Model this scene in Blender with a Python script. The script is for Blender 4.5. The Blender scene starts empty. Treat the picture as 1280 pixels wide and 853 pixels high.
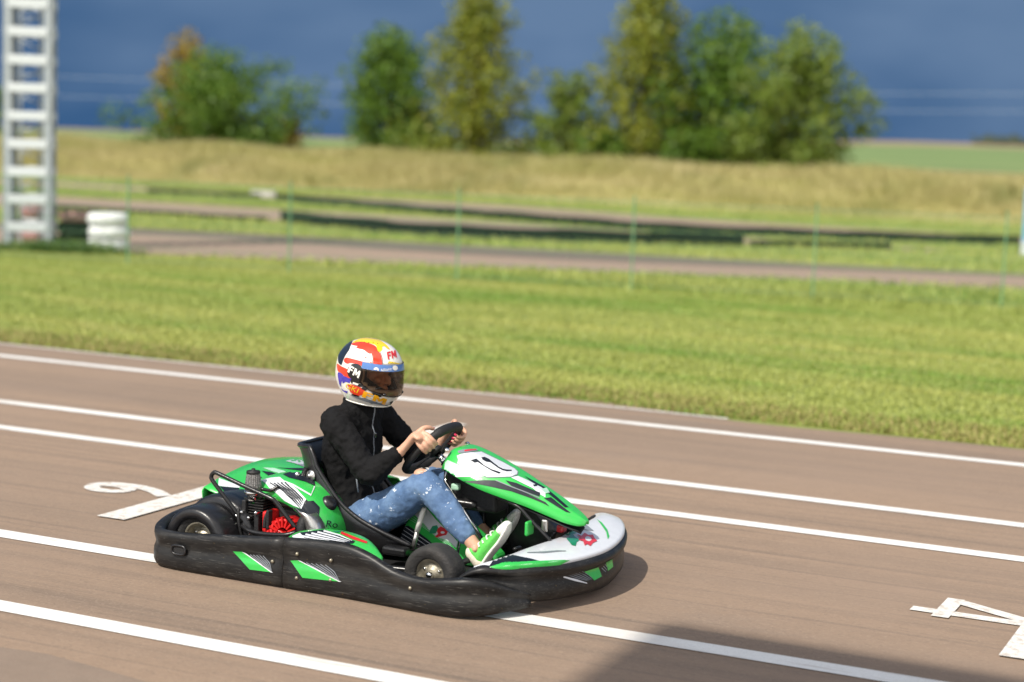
import bpy, bmesh, math, random
import numpy as np
from mathutils import Vector, Matrix
from mathutils.bvhtree import BVHTree

random.seed(7)
rng = np.random.default_rng(7)
S = bpy.context.scene
COL = S.collection
R = math.radians

# ------------------------------------------------------------------ camera
PITCH, ROLL, CAM_H = R(6.45), R(2.0), 1.95
fw = Vector((0, math.cos(PITCH), -math.sin(PITCH)))
up0 = Vector((0, math.sin(PITCH), math.cos(PITCH)))
rt0 = Vector((1, 0, 0))
rt = rt0*math.cos(ROLL) + up0*math.sin(ROLL)
up = up0*math.cos(ROLL) - rt0*math.sin(ROLL)
cam_d = bpy.data.cameras.new("camera")
cam = bpy.data.objects.new("camera", cam_d)
COL.objects.link(cam)
cam.matrix_world = Matrix(((rt.x, up.x, -fw.x, 0), (rt.y, up.y, -fw.y, 0), (rt.z, up.z, -fw.z, CAM_H), (0, 0, 0, 1)))
cam_d.sensor_width = 36
cam_d.lens = 2200/1280*36
cam_d.clip_start = 0.1
cam_d.clip_end = 5000
cam_d.dof.use_dof = True
cam_d.dof.focus_distance = 7.75
cam_d.dof.aperture_fstop = 1.25
S.camera = cam

# ------------------------------------------------------------------ sun, sky, exposure
SUN_EL = R(49)
SUN_H = Vector((0.66, 0.75, 0)).normalized()       # horizontal direction the light travels
sun_d = bpy.data.lights.new("sun", 'SUN')
sun_d.energy = 3.75
sun_d.angle = R(0.53)
sun_d.color = (1.0, 0.94, 0.84)
sun = bpy.data.objects.new("sun", sun_d)
COL.objects.link(sun)
ld = Vector((SUN_H.x*math.cos(SUN_EL), SUN_H.y*math.cos(SUN_EL), -math.sin(SUN_EL)))
sun.rotation_euler = ld.to_track_quat('-Z', 'Y').to_euler()
sun.location = -ld*40

W = bpy.data.worlds.new("World")
S.world = W
W.use_nodes = True
nt = W.node_tree
nt.nodes.clear()
N = nt.nodes.new
wout = N('ShaderNodeOutputWorld'); bg = N('ShaderNodeBackground'); bg.inputs[1].default_value = 0.14
sky = N('ShaderNodeTexSky'); sky.sky_type = 'NISHITA'; sky.sun_disc = False
sky.sun_elevation = SUN_EL
sky.sun_rotation = math.atan2(-SUN_H.x, -SUN_H.y)
sky.dust_density = 1.0
tc = N('ShaderNodeTexCoord'); sep = N('ShaderNodeSeparateXYZ')
nt.links.new(tc.outputs['Generated'], sep.inputs[0])
def wmath(op, a, b=None, c=None, clamp=False):
    n = N('ShaderNodeMath'); n.operation = op; n.use_clamp = clamp
    for i, v in enumerate((a, b, c)):
        if v is None: continue
        if isinstance(v, (int, float)): n.inputs[i].default_value = v
        else: nt.links.new(v, n.inputs[i])
    return n.outputs[0]
mpw = N('ShaderNodeMapping'); mpw.inputs['Scale'].default_value = (1, 1, 2.2)
nt.links.new(tc.outputs['Generated'], mpw.inputs[0])
nz1 = N('ShaderNodeTexNoise'); nz1.inputs['Scale'].default_value = 2.6; nz1.inputs['Detail'].default_value = 5
nt.links.new(mpw.outputs[0], nz1.inputs['Vector'])
nz2 = N('ShaderNodeTexNoise'); nz2.inputs['Scale'].default_value = 6.5; nz2.inputs['Detail'].default_value = 3; nz2.inputs['Roughness'].default_value = .45
nt.links.new(mpw.outputs[0], nz2.inputs['Vector'])
# storm bank: the whole far half of the sky, with a ragged upper edge overhead
front = wmath('ADD', sep.outputs[1], wmath('MULTIPLY', wmath('SUBTRACT', nz1.outputs[0], .5), .6))
storm = wmath('MULTIPLY_ADD', front, 2.2, .55, clamp=True)
ramp = N('ShaderNodeValToRGB')
cr = ramp.color_ramp
cr.elements[0].position = 0.3; cr.elements[0].color = (0.25, 0.64, 1.40, 1)
cr.elements[1].position = 0.7; cr.elements[1].color = (0.72, 1.20, 2.02, 1)
tone = wmath('ADD', wmath('MULTIPLY', nz2.outputs[0], 1.1), wmath('MULTIPLY', sep.outputs[2], 1.1))
tone = wmath('ADD', tone, wmath('MULTIPLY', sep.outputs[0], .75))
nt.links.new(wmath('ADD', tone, -.10), ramp.inputs[0])
nz3 = N('ShaderNodeTexNoise'); nz3.inputs['Scale'].default_value = 3.4; nz3.inputs['Detail'].default_value = 6
nt.links.new(mpw.outputs[0], nz3.inputs['Vector'])
white = wmath('MULTIPLY_ADD', nz3.outputs[0], 6.0, -2.3, clamp=True)      # bright broken cloud over the other half of the sky
cm = N('ShaderNodeMix'); cm.data_type = 'RGBA'; cm.inputs[7].default_value = (8.6, 8.0, 7.3, 1)
nt.links.new(white, cm.inputs[0]); nt.links.new(sky.outputs[0], cm.inputs[6])
mx = N('ShaderNodeMix'); mx.data_type = 'RGBA'
nt.links.new(storm, mx.inputs[0]); nt.links.new(cm.outputs[2], mx.inputs[6]); nt.links.new(ramp.outputs[0], mx.inputs[7])
nt.links.new(mx.outputs[2], bg.inputs[0]); nt.links.new(bg.outputs[0], wout.inputs[0])

S.view_settings.view_transform = 'Standard'
S.view_settings.look = 'None'
S.view_settings.exposure = 0.36
S.view_settings.gamma = 1.0
S.render.engine = 'CYCLES'
S.cycles.use_denoising = True
S.cycles.max_bounces = 6
S.cycles.transparent_max_bounces = 12

# ------------------------------------------------------------------ helpers
def V(*a): return Vector(a)

def tag(o, label=None, cat=None, group=None, kind=None):
    if label: o['label'] = label
    if cat: o['category'] = cat
    if group: o['group'] = group
    if kind: o['kind'] = kind
    return o

def empty(name, loc, rz=0.0, label=None, cat=None, group=None):
    o = bpy.data.objects.new(name, None); COL.objects.link(o)
    o.location = loc; o.rotation_euler = (0, 0, rz); o.empty_display_size = .2
    return tag(o, label, cat, group)

def link(name, me, mat=None, parent=None, smooth=False):
    if mat is not None and not me.materials:
        for m in (mat if isinstance(mat, (list, tuple)) else (mat,)): me.materials.append(m)
    if smooth:
        me.polygons.foreach_set('use_smooth', [True]*len(me.polygons))
    o = bpy.data.objects.new(name, me); COL.objects.link(o)
    if parent is not None: o.parent = parent
    return o

class MB:
    """collects shapes, builds ONE mesh object"""
    def __init__(s): s.v = []; s.f = []
    def add(s, vs, fs):
        b = len(s.v); s.v += [tuple(p) for p in vs]; s.f += [tuple(b+i for i in f) for f in fs]; return s
    def box(s, lo, hi, M=None):
        (a, b, c), (d, e, f) = lo, hi
        vs = [V(a, b, c), V(d, b, c), V(d, e, c), V(a, e, c), V(a, b, f), V(d, b, f), V(d, e, f), V(a, e, f)]
        if M is not None: vs = [M @ p for p in vs]
        return s.add(vs, [(0, 3, 2, 1), (4, 5, 6, 7), (0, 1, 5, 4), (1, 2, 6, 5), (2, 3, 7, 6), (3, 0, 4, 7)])
    def grid(s, rows, closed_u=False, closed_v=False):
        n, m = len(rows), len(rows[0]); vs = [p for r in rows for p in r]; fs = []
        for i in range(n if closed_v else n-1):
            for j in range(m if closed_u else m-1):
                fs.append((i*m+j, i*m+(j+1) % m, ((i+1) % n)*m+(j+1) % m, ((i+1) % n)*m+j))
        return s.add(vs, fs)
    def tube(s, pts, r, n=10, cap=True, closed=False):
        pts = [Vector(p) for p in pts]; k = len(pts)
        rs = r if isinstance(r, (list, tuple)) else [r]*k
        rows = []; prev = None
        for i, p in enumerate(pts):
            if closed: t = pts[(i+1) % k]-pts[i-1]
            else: t = pts[min(i+1, k-1)]-pts[max(i-1, 0)]
            t.normalize()
            if prev is None:
                a = V(0, 0, 1) if abs(t.z) < .9 else V(1, 0, 0)
                x = t.cross(a).normalized()
            else:
                x = (prev-t*prev.dot(t)).normalized()
            prev = x; y = t.cross(x)
            rr = rs[i]; ra, rb = rr if isinstance(rr, tuple) else (rr, rr)
            rows.append([p+x*(math.cos(q)*ra)+y*(math.sin(q)*rb) for q in [2*math.pi*j/n for j in range(n)]])
        b = len(s.v); s.grid(rows, closed_u=True, closed_v=closed)
        if cap and not closed:
            s.f.append(tuple(b+j for j in range(n))[::-1]); s.f.append(tuple(b+(k-1)*n+j for j in range(n)))
        return s
    def lathe(s, prof, c, ax=V(0, 0, 1), n=24, closed=False):
        """prof: (r, h) pairs turned about axis ax through c"""
        ax = Vector(ax).normalized(); c = Vector(c)
        a = V(0, 0, 1) if abs(ax.z) < .9 else V(1, 0, 0)
        x = ax.cross(a).normalized(); y = ax.cross(x)
        rows = [[c+ax*h+x*(r*math.cos(q))+y*(r*math.sin(q)) for q in [2*math.pi*j/n for j in range(n)]] for r, h in prof]
        return s.grid(rows, closed_u=True, closed_v=closed)
    def prism(s, poly, a, b):
        """poly: list of 3D points (bottom) shifted by vector a..b"""
        n = len(poly); lo = [Vector(p)+a for p in poly]; hi = [Vector(p)+b for p in poly]
        fs = [tuple(range(n))[::-1], tuple(range(n, 2*n))]+[(i, (i+1) % n, n+(i+1) % n, n+i) for i in range(n)]
        return s.add(lo+hi, fs)
    def build(s, name, mat, parent=None, smooth=False, bevel=0, sub=0, fix=True, seg=2, solid=0, off=-1):
        me = bpy.data.meshes.new(name); me.from_pydata(s.v, [], s.f)
        if fix or bevel or sub or solid:
            bm = bmesh.new(); bm.from_mesh(me)
            if fix: bmesh.ops.recalc_face_normals(bm, faces=bm.faces)
            if solid:
                pass
            bm.to_mesh(me); bm.free()
        me.update()
        o = link(name, me, mat, parent, smooth)
        if solid:
            m = o.modifiers.new('solid', 'SOLIDIFY'); m.thickness = solid; m.offset = off
        if bevel:
            m = o.modifiers.new('bevel', 'BEVEL'); m.width = bevel; m.segments = seg; m.limit_method = 'ANGLE'; m.angle_limit = R(35)
        if sub:
            m = o.modifiers.new('sub', 'SUBSURF'); m.levels = sub; m.render_levels = sub
        return o

def crom(pts, per=6, closed=False):
    """Catmull-Rom resampling of points (any tuple length)"""
    P = [np.array(p, float) for p in pts]; n = len(P); out = []
    for i in range(n if closed else n-1):
        p0 = P[i-1] if (closed or i > 0) else 2*P[0]-P[1]
        p1 = P[i]; p2 = P[(i+1) % n]
        p3 = P[(i+2) % n] if (closed or i+2 < n) else 2*P[-1]-P[-2]
        for k in range(per):
            t = k/per
            out.append(.5*((2*p1)+(-p0+p2)*t+(2*p0-5*p1+4*p2-p3)*t*t+(-p0+3*p1-3*p2+p3)*t**3))
    if not closed: out.append(P[-1])
    return out

def lerp_key(keys, t):
    """keys: [(t, value...)] linear interpolation"""
    for a, b in zip(keys, keys[1:]):
        if t <= b[0]:
            k = (t-a[0])/(b[0]-a[0]) if b[0] > a[0] else 0
            k = max(0, min(1, k))
            return [x+(y-x)*k for x, y in zip(a[1:], b[1:])]
    return list(keys[-1][1:])

# ------------------------------------------------------------------ materials
MATS = {}
def mat(name, col, rough=.5, metal=0.0, var=.12, scale=8, bump=0.0, bscale=60, coat=0.0, spec=.5, stretch=None, col2=None, v2=(.45, .6), detail=4, trans=0.0, sheen=0.0):
    """principled material with noise variation in colour and roughness; col2 = second colour mixed in by noise between v2"""
    m = bpy.data.materials.new(name); m.use_nodes = True; t = m.node_tree; n = t.nodes; l = t.links
    b = n['Principled BSDF']
    b.inputs['Roughness'].default_value = rough; b.inputs['Metallic'].default_value = metal
    b.inputs['Specular IOR Level'].default_value = spec
    b.inputs['Coat Weight'].default_value = coat; b.inputs['Coat Roughness'].default_value = .08
    if sheen: b.inputs['Sheen Weight'].default_value = sheen
    tcn = n.new('ShaderNodeTexCoord'); mp = n.new('ShaderNodeMapping')
    if stretch: mp.inputs['Scale'].default_value = stretch
    l.new(tcn.outputs['Object'], mp.inputs[0])
    nz = n.new('ShaderNodeTexNoise'); nz.inputs['Scale'].default_value = scale; nz.inputs['Detail'].default_value = detail
    l.new(mp.outputs[0], nz.inputs['Vector'])
    src = None
    base = n.new('ShaderNodeRGB'); base.outputs[0].default_value = (*col, 1); src = base.outputs[0]
    if col2:
        mr = n.new('ShaderNodeMapRange'); mr.inputs[1].default_value = v2[0]; mr.inputs[2].default_value = v2[1]
        l.new(nz.outputs[0], mr.inputs[0])
        mm = n.new('ShaderNodeMix'); mm.data_type = 'RGBA'
        l.new(mr.outputs[0], mm.inputs[0]); l.new(src, mm.inputs[6]); mm.inputs[7].default_value = (*col2, 1); src = mm.outputs[2]
    if var:
        nz3 = n.new('ShaderNodeTexNoise'); nz3.inputs['Scale'].default_value = scale*2.7; nz3.inputs['Detail'].default_value = 3
        l.new(mp.outputs[0], nz3.inputs['Vector'])
        mr2 = n.new('ShaderNodeMapRange'); mr2.inputs[1].default_value = .25; mr2.inputs[2].default_value = .75
        mr2.inputs[3].default_value = 1-var; mr2.inputs[4].default_value = 1+var
        l.new(nz3.outputs[0], mr2.inputs[0])
        hs = n.new('ShaderNodeVectorMath'); hs.operation = 'SCALE'; l.new(src, hs.inputs[0]); l.new(mr2.outputs[0], hs.inputs[3]); src = hs.outputs[0]
    l.new(src, b.inputs['Base Color'])
    if bump:
        nb = n.new('ShaderNodeTexNoise'); nb.inputs['Scale'].default_value = bscale; nb.inputs['Detail'].default_value = 4
        l.new(mp.outputs[0], nb.inputs['Vector'])
        bp = n.new('ShaderNodeBump'); bp.inputs['Strength'].default_value = bump; bp.inputs['Distance'].default_value = .01
        l.new(nb.outputs[0], bp.inputs['Height']); l.new(bp.outputs[0], b.inputs['Normal'])
    if trans:
        out = n['Material Output']; tr = n.new('ShaderNodeBsdfTranslucent'); ms = n.new('ShaderNodeMixShader'); ms.inputs[0].default_value = trans
        l.new(src, tr.inputs[0]); l.new(b.outputs[0], ms.inputs[1]); l.new(tr.outputs[0], ms.inputs[2]); l.new(ms.outputs[0], out.inputs[0])
    MATS[name] = m
    return m

def multi_mix(m, specs):
    """add further noise layers to a material made by mat(): specs (scale, stretch, lo, hi, colour, amount)"""
    t = m.node_tree; n = t.nodes; l = t.links; b = n['Principled BSDF']
    src = b.inputs['Base Color'].links[0].from_socket
    tcn = n.new('ShaderNodeTexCoord')
    for sc, st, lo, hi, colr, amt in specs:
        mp = n.new('ShaderNodeMapping'); mp.inputs['Scale'].default_value = st
        mp.inputs['Location'].default_value = (sc*1.7, sc*.3, 4.1)
        l.new(tcn.outputs['Object'], mp.inputs[0])
        nz = n.new('ShaderNodeTexNoise'); nz.inputs['Scale'].default_value = sc; nz.inputs['Detail'].default_value = 5; nz.inputs['Roughness'].default_value = .6
        l.new(mp.outputs[0], nz.inputs['Vector'])
        mr = n.new('ShaderNodeMapRange'); mr.inputs[1].default_value = lo; mr.inputs[2].default_value = hi; mr.inputs[3].default_value = 0; mr.inputs[4].default_value = amt
        l.new(nz.outputs[0], mr.inputs[0])
        mm = n.new('ShaderNodeMix'); mm.data_type = 'RGBA'
        l.new(mr.outputs[0], mm.inputs[0]); l.new(src, mm.inputs[6]); mm.inputs[7].default_value = (*colr, 1); src = mm.outputs[2]
    l.new(src, b.inputs['Base Color'])
    for lk in list(t.links):
        if lk.to_node.type == 'BSDF_TRANSLUCENT': l.new(src, lk.to_node.inputs[0]); break
    return m

# ground
M_ASPH = mat('worn_asphalt', (.285, .199, .137), .9, 0, .06, 3, .18, 220)
multi_mix(M_ASPH, [
    (1.0, (.05, 1.1, 1), .42, .62, (.208, .152, .112), .75),       # long rubbered bands along the straight
    (1.0, (.08, 6, 1), .50, .68, (.160, .120, .092), .55),
    (1.0, (.30, 14, 1), .56, .70, (.12, .093, .075), .6),
    (.9, (.6, 1, 1), .60, .72, (.20, .158, .128), .6),            # thin tyre streaks
    (105, (.7, 1, 1), .52, .70, (.37, .28, .205), .5),                # pale aggregate
    (75, (.7, 1, 1), .54, .72, (.13, .098, .076), .5),            # dark aggregate
    (.35, (1, 1, 1), .45, .7, (.285, .205, .150), .6)])
M_ASPH2 = mat('patched_asphalt', (.215, .160, .120), .9, 0, .1, 3, .2, 200)
multi_mix(M_ASPH2, [(1, (.1, 3, 1), .45, .65, (.25, .18, .132), .7), (200, (1, 1, 1), .5, .7, (.32, .27, .22), .4)])
M_ASPH_FAR = mat('tan_asphalt', (.32, .225, .17), .9, 0, .08, 2, .3, 90)
multi_mix(M_ASPH_FAR, [(1, (.1, 1.2, 1), .5, .6, (.25, .19, .16), .6)])
M_ASPH_DARK = mat('dark_asphalt', (.150, .112, .098), .9, 0, .1, 2, .3, 90)
M_PAINT = mat('white_road_paint', (.80, .79, .76), .7, 0, .04, 20, .15, 200)
multi_mix(M_PAINT, [(14, (.25, 2, 1),   .55, .72, (.42, .36, .31), .7), (180, (1, 1, 1), .55, .68, (.5, .45, .4), .6), (1.3, (.5, 1, 1), .52, .68, (.52, .47, .41), .55)])
M_PAINT_W = mat('worn_road_paint', (.72, .70, .66), .8, 0, .05, 20, .15, 200)
multi_mix(M_PAINT_W, [(26, (1, 1, 1), .48, .66, (.40, .32, .25), .7), (150, (1, 1, 1), .5, .7, (.36, .29, .235), .6)])
M_LAWN = mat('lawn_soil', (.225, .265, .065), .95, 0, .2, 3, .5, 40)
multi_mix(M_LAWN, [(1, (.12, 1.0, 1), .45, .65, (.31, .32, .09), .8), (1, (.4, 3, 1), .5, .7, (.15, .21, .04), .7)])
M_GRASS = mat('lawn_grass', (.325, .385, .088), .6, 0, .15, 6, 0, trans=.25)
multi_mix(M_GRASS, [(1, (.09, 1.0, .2), .44, .60, (.43, .445, .12), .9), (1, (.13, 1.1, .2), .52, .62, (.185, .31, .045), .95), (.8, (.5, 1, .1), .60, .72, (.50, .45, .19), .5)])
M_BANK = mat('bank_soil', (.36, .32, .13), .95, 0, .2, 1, .5, 20)
M_EDGE = mat('dry_edge_grass', (.33, .29, .10), .7, 0, .2, 6, 0, trans=.2)
M_DRY = mat('dry_grass', (.47, .425, .18), .7, 0, .15, 3, 0, trans=.25)
multi_mix(M_DRY, [(1, (.12, .5, .6), .45, .62, (.37, .365, .115), .85), (1, (.2, 1, .8), .5, .7, (.58, .51, .28), .8), (1, (.3, .3, .3), .58, .72, (.165, .205, .05), .7)])
M_FIELD = mat('crop_field', (.145, .215, .065), .95, 0, .15, .05, 0)
multi_mix(M_FIELD, [(.05, (.3, 1, 1), .45, .65, (.185, .245, .08), .8)])
M_PLOUGH = mat('stubble_field', (.300, .215, .125), .95, 0, .15, .05, 0)
# kart
M_BLK = mat('scuffed_black_plastic', (.011, .011, .0115), .42, 0, .3, 6, .03, 60, spec=.35)
multi_mix(M_BLK, [(9, (1.1, 3, 9), .56, .76, (.075, .073, .068), .4), (20, (.6, 3, 11), .60, .72, (.20, .19, .175), .45), (5, (1, 2, 4), .5, .75, (.05, .047, .043), .6), (34, (.7, 3, 14), .68, .74, (.40, .39, .37), .6), (17, (2, 2, 2.5), .70, .76, (.22, .15, .05), .7)])
M_BLKS = mat('black_plastic', (.014, .014, .016), .32, 0, .2, 8, .1, 80)
multi_mix(M_BLKS, [(12, (1, 1, 3), .55, .8, (.06, .06, .06), .5)])
M_BLKM = mat('matt_black', (.012, .012, .013), .6, 0, .2, 12, .2, 120)
M_STEEL_B = mat('black_painted_steel', (.013, .013, .014), .28, 0, .2, 10, .1, 90)
M_TYRE = mat('tyre_rubber', (.022, .021, .021), .75, 0, .25, 12, .4, 90)
multi_mix(M_TYRE, [(10, (1, 1, 1), .45, .7, (.060, .054, .048), .6)])
M_RIM = mat('dusty_alloy', (.31, .28, .215), .45, .7, .25, 20, .2, 80)
M_GREEN = mat('green_plastic', (.035, .46, .075), .28, 0, .06, 5, .04, 60, coat=.3)
multi_mix(M_GREEN, [(14, (1, 2, 3), .55, .75, (.11, .36, .13), .6), (40, (1, 3, 6), .66, .74, (.25, .34, .24), .5)])
M_WHITE = mat('white_sticker', (.64, .66, .70), .3, 0, .04, 10, .03, 60, coat=.3)
multi_mix(M_WHITE, [(11, (1, 2, 3), .58, .8, (.52, .54, .57), .5)])
M_PALEG = mat('pale_green_sticker', (.42, .66, .50), .3, 0, .08, 10, 0, coat=.3)
M_NAVY = mat('black_sticker', (.010, .014, .022), .45, 0, .1, 10, 0, spec=.3)
M_GREYS = mat('grey_sticker', (.20, .22, .25), .35, 0, .1, 10, 0)
M_REDS = mat('red_sticker', (.62, .025, .035), .32, 0, .06, 10, 0, coat=.3)
M_TEAL = mat('dark_green_sticker', (.012, .25, .12), .32, 0, .08, 10, 0, coat=.3)
M_RED = mat('red_painted_metal', (.62, .018, .018), .3, 0, .12, 14, .06, 90, coat=.3)
M_ALU = mat('aluminium', (.58, .57, .55), .32, .9, .15, 20, .1, 80)
M_CHROME = mat('chrome', (.75, .75, .74), .14, 1, .05, 20)
M_DKMET = mat('dirty_engine_metal', (.045, .043, .042), .5, .6, .35, 25, .3, 90)
M_GREASE = mat('filter_gauze', (.20, .195, .19), .45, .5, .3, 30, .5, 150)
# driver
M_SKIN = mat('skin', (.60, .345, .235), .5, 0, .07, 14, .08, 120)
M_SKIN.node_tree.nodes['Principled BSDF'].inputs['Subsurface Weight'].default_value = .12
M_SKIN.node_tree.nodes['Principled BSDF'].inputs['Subsurface Radius'].default_value = (.02, .008, .004)
M_JACKET = mat('black_cloth', (.0042, .0042, .0050), .85, 0, .3, 9, .12, 300, spec=.25)
M_JEANS = mat('blue_denim', (.070, .135, .265), .85, 0, .15, 30, .35, 420)
multi_mix(M_JEANS, [(7, (1, 1, 1), .45, .65, (.160, .260, .430), .75), (24, (1, 1, 1), .635, .665, (.66, .72, .80), .95), (60, (1, 1, 1), .68, .72, (.66, .72, .80), .9)])
M_SHOE = mat('green_shoe_mesh', (.12, .60, .10), .5, 0, .1, 30, .2, 200)
M_SOLE = mat('white_rubber', (.78, .77, .72), .55, 0, .06, 20, .1, 80)
M_SOCK = mat('cream_suede', (.72, .66, .54), .8, 0, .08, 20, .2, 120)
M_NAIL = mat('red_nail_varnish', (.62, .03, .10), .15, 0, .05, 20, 0, coat=.5)
M_HELM = mat('glossy_white_shell', (.82, .80, .74), .16, 0, .03, 12, 0, coat=.8)
M_HRED = mat('helmet_red', (.70, .050, .020), .18, 0, .04, 12, 0, coat=.8)
M_HYEL = mat('helmet_yellow', (.80, .56, .015), .18, 0, .12, 40, 0, coat=.8)
M_HBLK = mat('helmet_black', (.010, .010, .012), .2, 0, .1, 12, 0, coat=.6)
M_HNAV = mat('helmet_navy', (.018, .026, .040), .3, 0, .1, 12, 0, coat=.4)
M_HBLU = mat('helmet_violet_blue', (.055, .040, .42), .2, 0, .1, 12, 0, coat=.7)
M_HSKY = mat('visor_strip_blue', (.085, .20, .50), .2, 0, .05, 12, 0, coat=.5)
M_HORG = mat('helmet_orange', (.85, .40, .010), .2, 0, .06, 12, 0, coat=.7)
def visor_mat():
    m = bpy.data.materials.new('tinted_visor'); m.use_nodes = True; t = m.node_tree; n = t.nodes; l = t.links
    n.remove(n['Principled BSDF']); out = n['Material Output']
    tr = n.new('ShaderNodeBsdfTransparent'); tr.inputs[0].default_value = (.54, .43, .34, 1)
    gl = n.new('ShaderNodeBsdfGlossy'); gl.inputs['Roughness'].default_value = .04
    fr = n.new('ShaderNodeFresnel'); fr.inputs[0].default_value = 1.5
    nz = n.new('ShaderNodeTexNoise'); nz.inputs['Scale'].default_value = 9
    bp = n.new('ShaderNodeBump'); bp.inputs['Strength'].default_value = .02; l.new(nz.outputs[0], bp.inputs['Height']); l.new(bp.outputs[0], gl.inputs['Normal'])
    mxs = n.new('ShaderNodeMixShader'); l.new(fr.outputs[0], mxs.inputs[0]); l.new(tr.outputs[0], mxs.inputs[1]); l.new(gl.outputs[0], mxs.inputs[2])
    l.new(mxs.outputs[0], out.inputs[0]); return m
M_VISOR = visor_mat()
# surroundings
M_GALV = mat('galvanised_steel', (.36, .40, .43), .5, .25, .1, 5, .1, 40)
M_PLATE = mat('white_painted_plate', (.62, .66, .69), .5, 0, .06, 6, .05, 40)
M_CONC = mat('pale_concrete', (.46, .45, .43), .9, 0, .12, 6, .3, 50)
M_BELT = mat('black_rubber_belt', (.010, .014, .014), .95, 0, .3, 3, .1, 30, spec=.1)
M_WTYRE = mat('white_painted_tyre', (.74, .76, .76), .6, 0, .1, 5, .2, 40)
multi_mix(M_WTYRE, [(7, (1, 1, 2), .55, .75, (.38, .38, .37), .6)])
M_RTYRE = mat('red_painted_tyre', (.30, .15, .14), .6, 0, .2, 5, .2, 40)
M_FENCE = mat('green_coated_wire', (.12, .26, .13), .6, 0, .1, 8)
M_POSTB = mat('sky_blue_paint', (.16, .46, .74), .5, 0, .06, 8)
M_WIRE = mat('overhead_cable', (.52, .56, .62), .5, 0, .05, 3)
M_BARK = mat('bark', (.085, .062, .042), .9, 0, .3, 8, .6, 20)
def leaf_mat(name, a, b, c, tr=.4):
    m = mat(name, a, .55, 0, .2, 3, 0, trans=tr)
    return multi_mix(m, [(.9, (1, 1, 1), .45, .6, b, .8), (2.2, (1, 1, 1), .5, .66, c, .75)])
M_LF_DARK = leaf_mat('dark_green_leaves', (0.117, 0.221, 0.022), (0.068, 0.143, 0.015), (0.208, 0.296, 0.032))
M_LF_YEL = leaf_mat('yellowing_leaves', (0.250, 0.287, 0.029), (0.160, 0.214, 0.022), (0.356, 0.320, 0.037))
M_LF_MID = leaf_mat('mid_green_leaves', (0.186, 0.263, 0.035), (0.113, 0.188, 0.024), (0.293, 0.323, 0.054))
M_LF_ORG = leaf_mat('orange_leaves', (0.348, 0.252, 0.037), (0.218, 0.199, 0.031), (0.436, 0.291, 0.055))
M_LF_FAR = mat('far_wood_leaves', (.030, .042, .020), .8, 0, .2, .3)
M_LF_WEED = leaf_mat('weed_leaves', (.12, .20, .03), (.08, .14, .02), (.19, .25, .05))
M_ROOF = mat('grey_roof_sheet', (.35, .36, .37), .6, .1, .1, 3, .1, 20)

# ================================================================== SETTING
LANE = R(-25.4)                                     # direction of the straight; local x = along it, y = away from the camera
cl, sl = math.cos(LANE), math.sin(LANE)
def lw(u, n, z=0.0): return V(u*cl-n*sl, u*sl+n*cl, z)
def wl(x, y): return (x*cl+y*sl, -x*sl+y*cl)

def lane_obj(o):
    o.rotation_euler = (0, 0, LANE); return o

def smooth01(t):
    t = np.clip(t, 0, 1); return t*t*(3-2*t)

def ground_h(u, n):
    """height of the land: level round the track, a low earth bank behind it, fields rising to the right beyond"""
    x = u*cl-n*sl; y = u*sl+n*cl
    wob = .6*np.sin(u*.11)+.4*np.sin(u*.37+1)
    bank = 1.12*smooth01((n-53.6-wob)/5.0)
    ratio = x/np.maximum(y, 1)
    sr = smooth01((ratio+.10)/.34)
    hill = np.where(n > 62, (n-62)*.0105*sr, 0)
    bump = .05*np.sin(u*.9+n*.3)*np.sin(n*.7)*smooth01((n-55)/4)
    return bank+hill+bump

def land(name, us, ns, m, zoff=0.0):
    Ug, Ng = np.meshgrid(np.array(us), np.array(ns))
    Z = ground_h(Ug, Ng)+zoff
    mb = MB(); mb.grid([[(Ug[i, j], Ng[i, j], Z[i, j]) for j in range(Ug.shape[1])] for i in range(Ug.shape[0])])
    o = mb.build(name, m, None, True)
    tag(o, kind='structure'); return lane_obj(o)

uu = list(np.arange(-110, 111, 2.0))
land('ground', [-900, -300]+uu+[300, 900], [-120, -60, -10, 10, 20, 30, 40, 50, 53.4], M_LAWN, -.008)
land('grass_bank', [-900, -300]+uu+[300, 900], list(np.arange(53.4, 66.1, .6)), M_BANK, -.008)
uf = list(np.linspace(-1500, 1500, 121))
land('dry_field', uf, [66.0, 74, 83], M_PLOUGH, -.008)
land('green_field', uf, [83, 100, 130, 170, 220, 270, 330], M_FIELD, -.008)
land('stubble_field', uf, [330, 400, 480, 560, 640], M_PLOUGH, -.008)

# the straight the kart is on, with a ragged grass edge
us = np.arange(-60, 60.01, .12)
edge = 12.26+.05*np.sin(us*.8)+.04*np.sin(us*2.3+1)-.14*smooth01((us+5.2)/1.5)*(.7+.3*np.sin(us*1.3))
mb = MB()
mb.grid([[(u, -40, 0) for u in us], [(u, 0, 0) for u in us], [(u, 6, 0) for u in us], [(u, e, 0) for u, e in zip(us, edge)]])
road = lane_obj(mb.build('track_straight', M_ASPH)); tag(road, kind='structure')

us2 = np.arange(-60, 60.01, .25)
mb = MB(); mb.grid([[(u, -30, .003) for u in us2], [(u, 5.02+.05*math.sin(u*.5)+.02*math.sin(u*2.7+1)+.025*math.sin(u*7.1), .003) for u in us2]])
tag(lane_obj(mb.build('asphalt_patch', M_ASPH2)), kind='structure')

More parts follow.
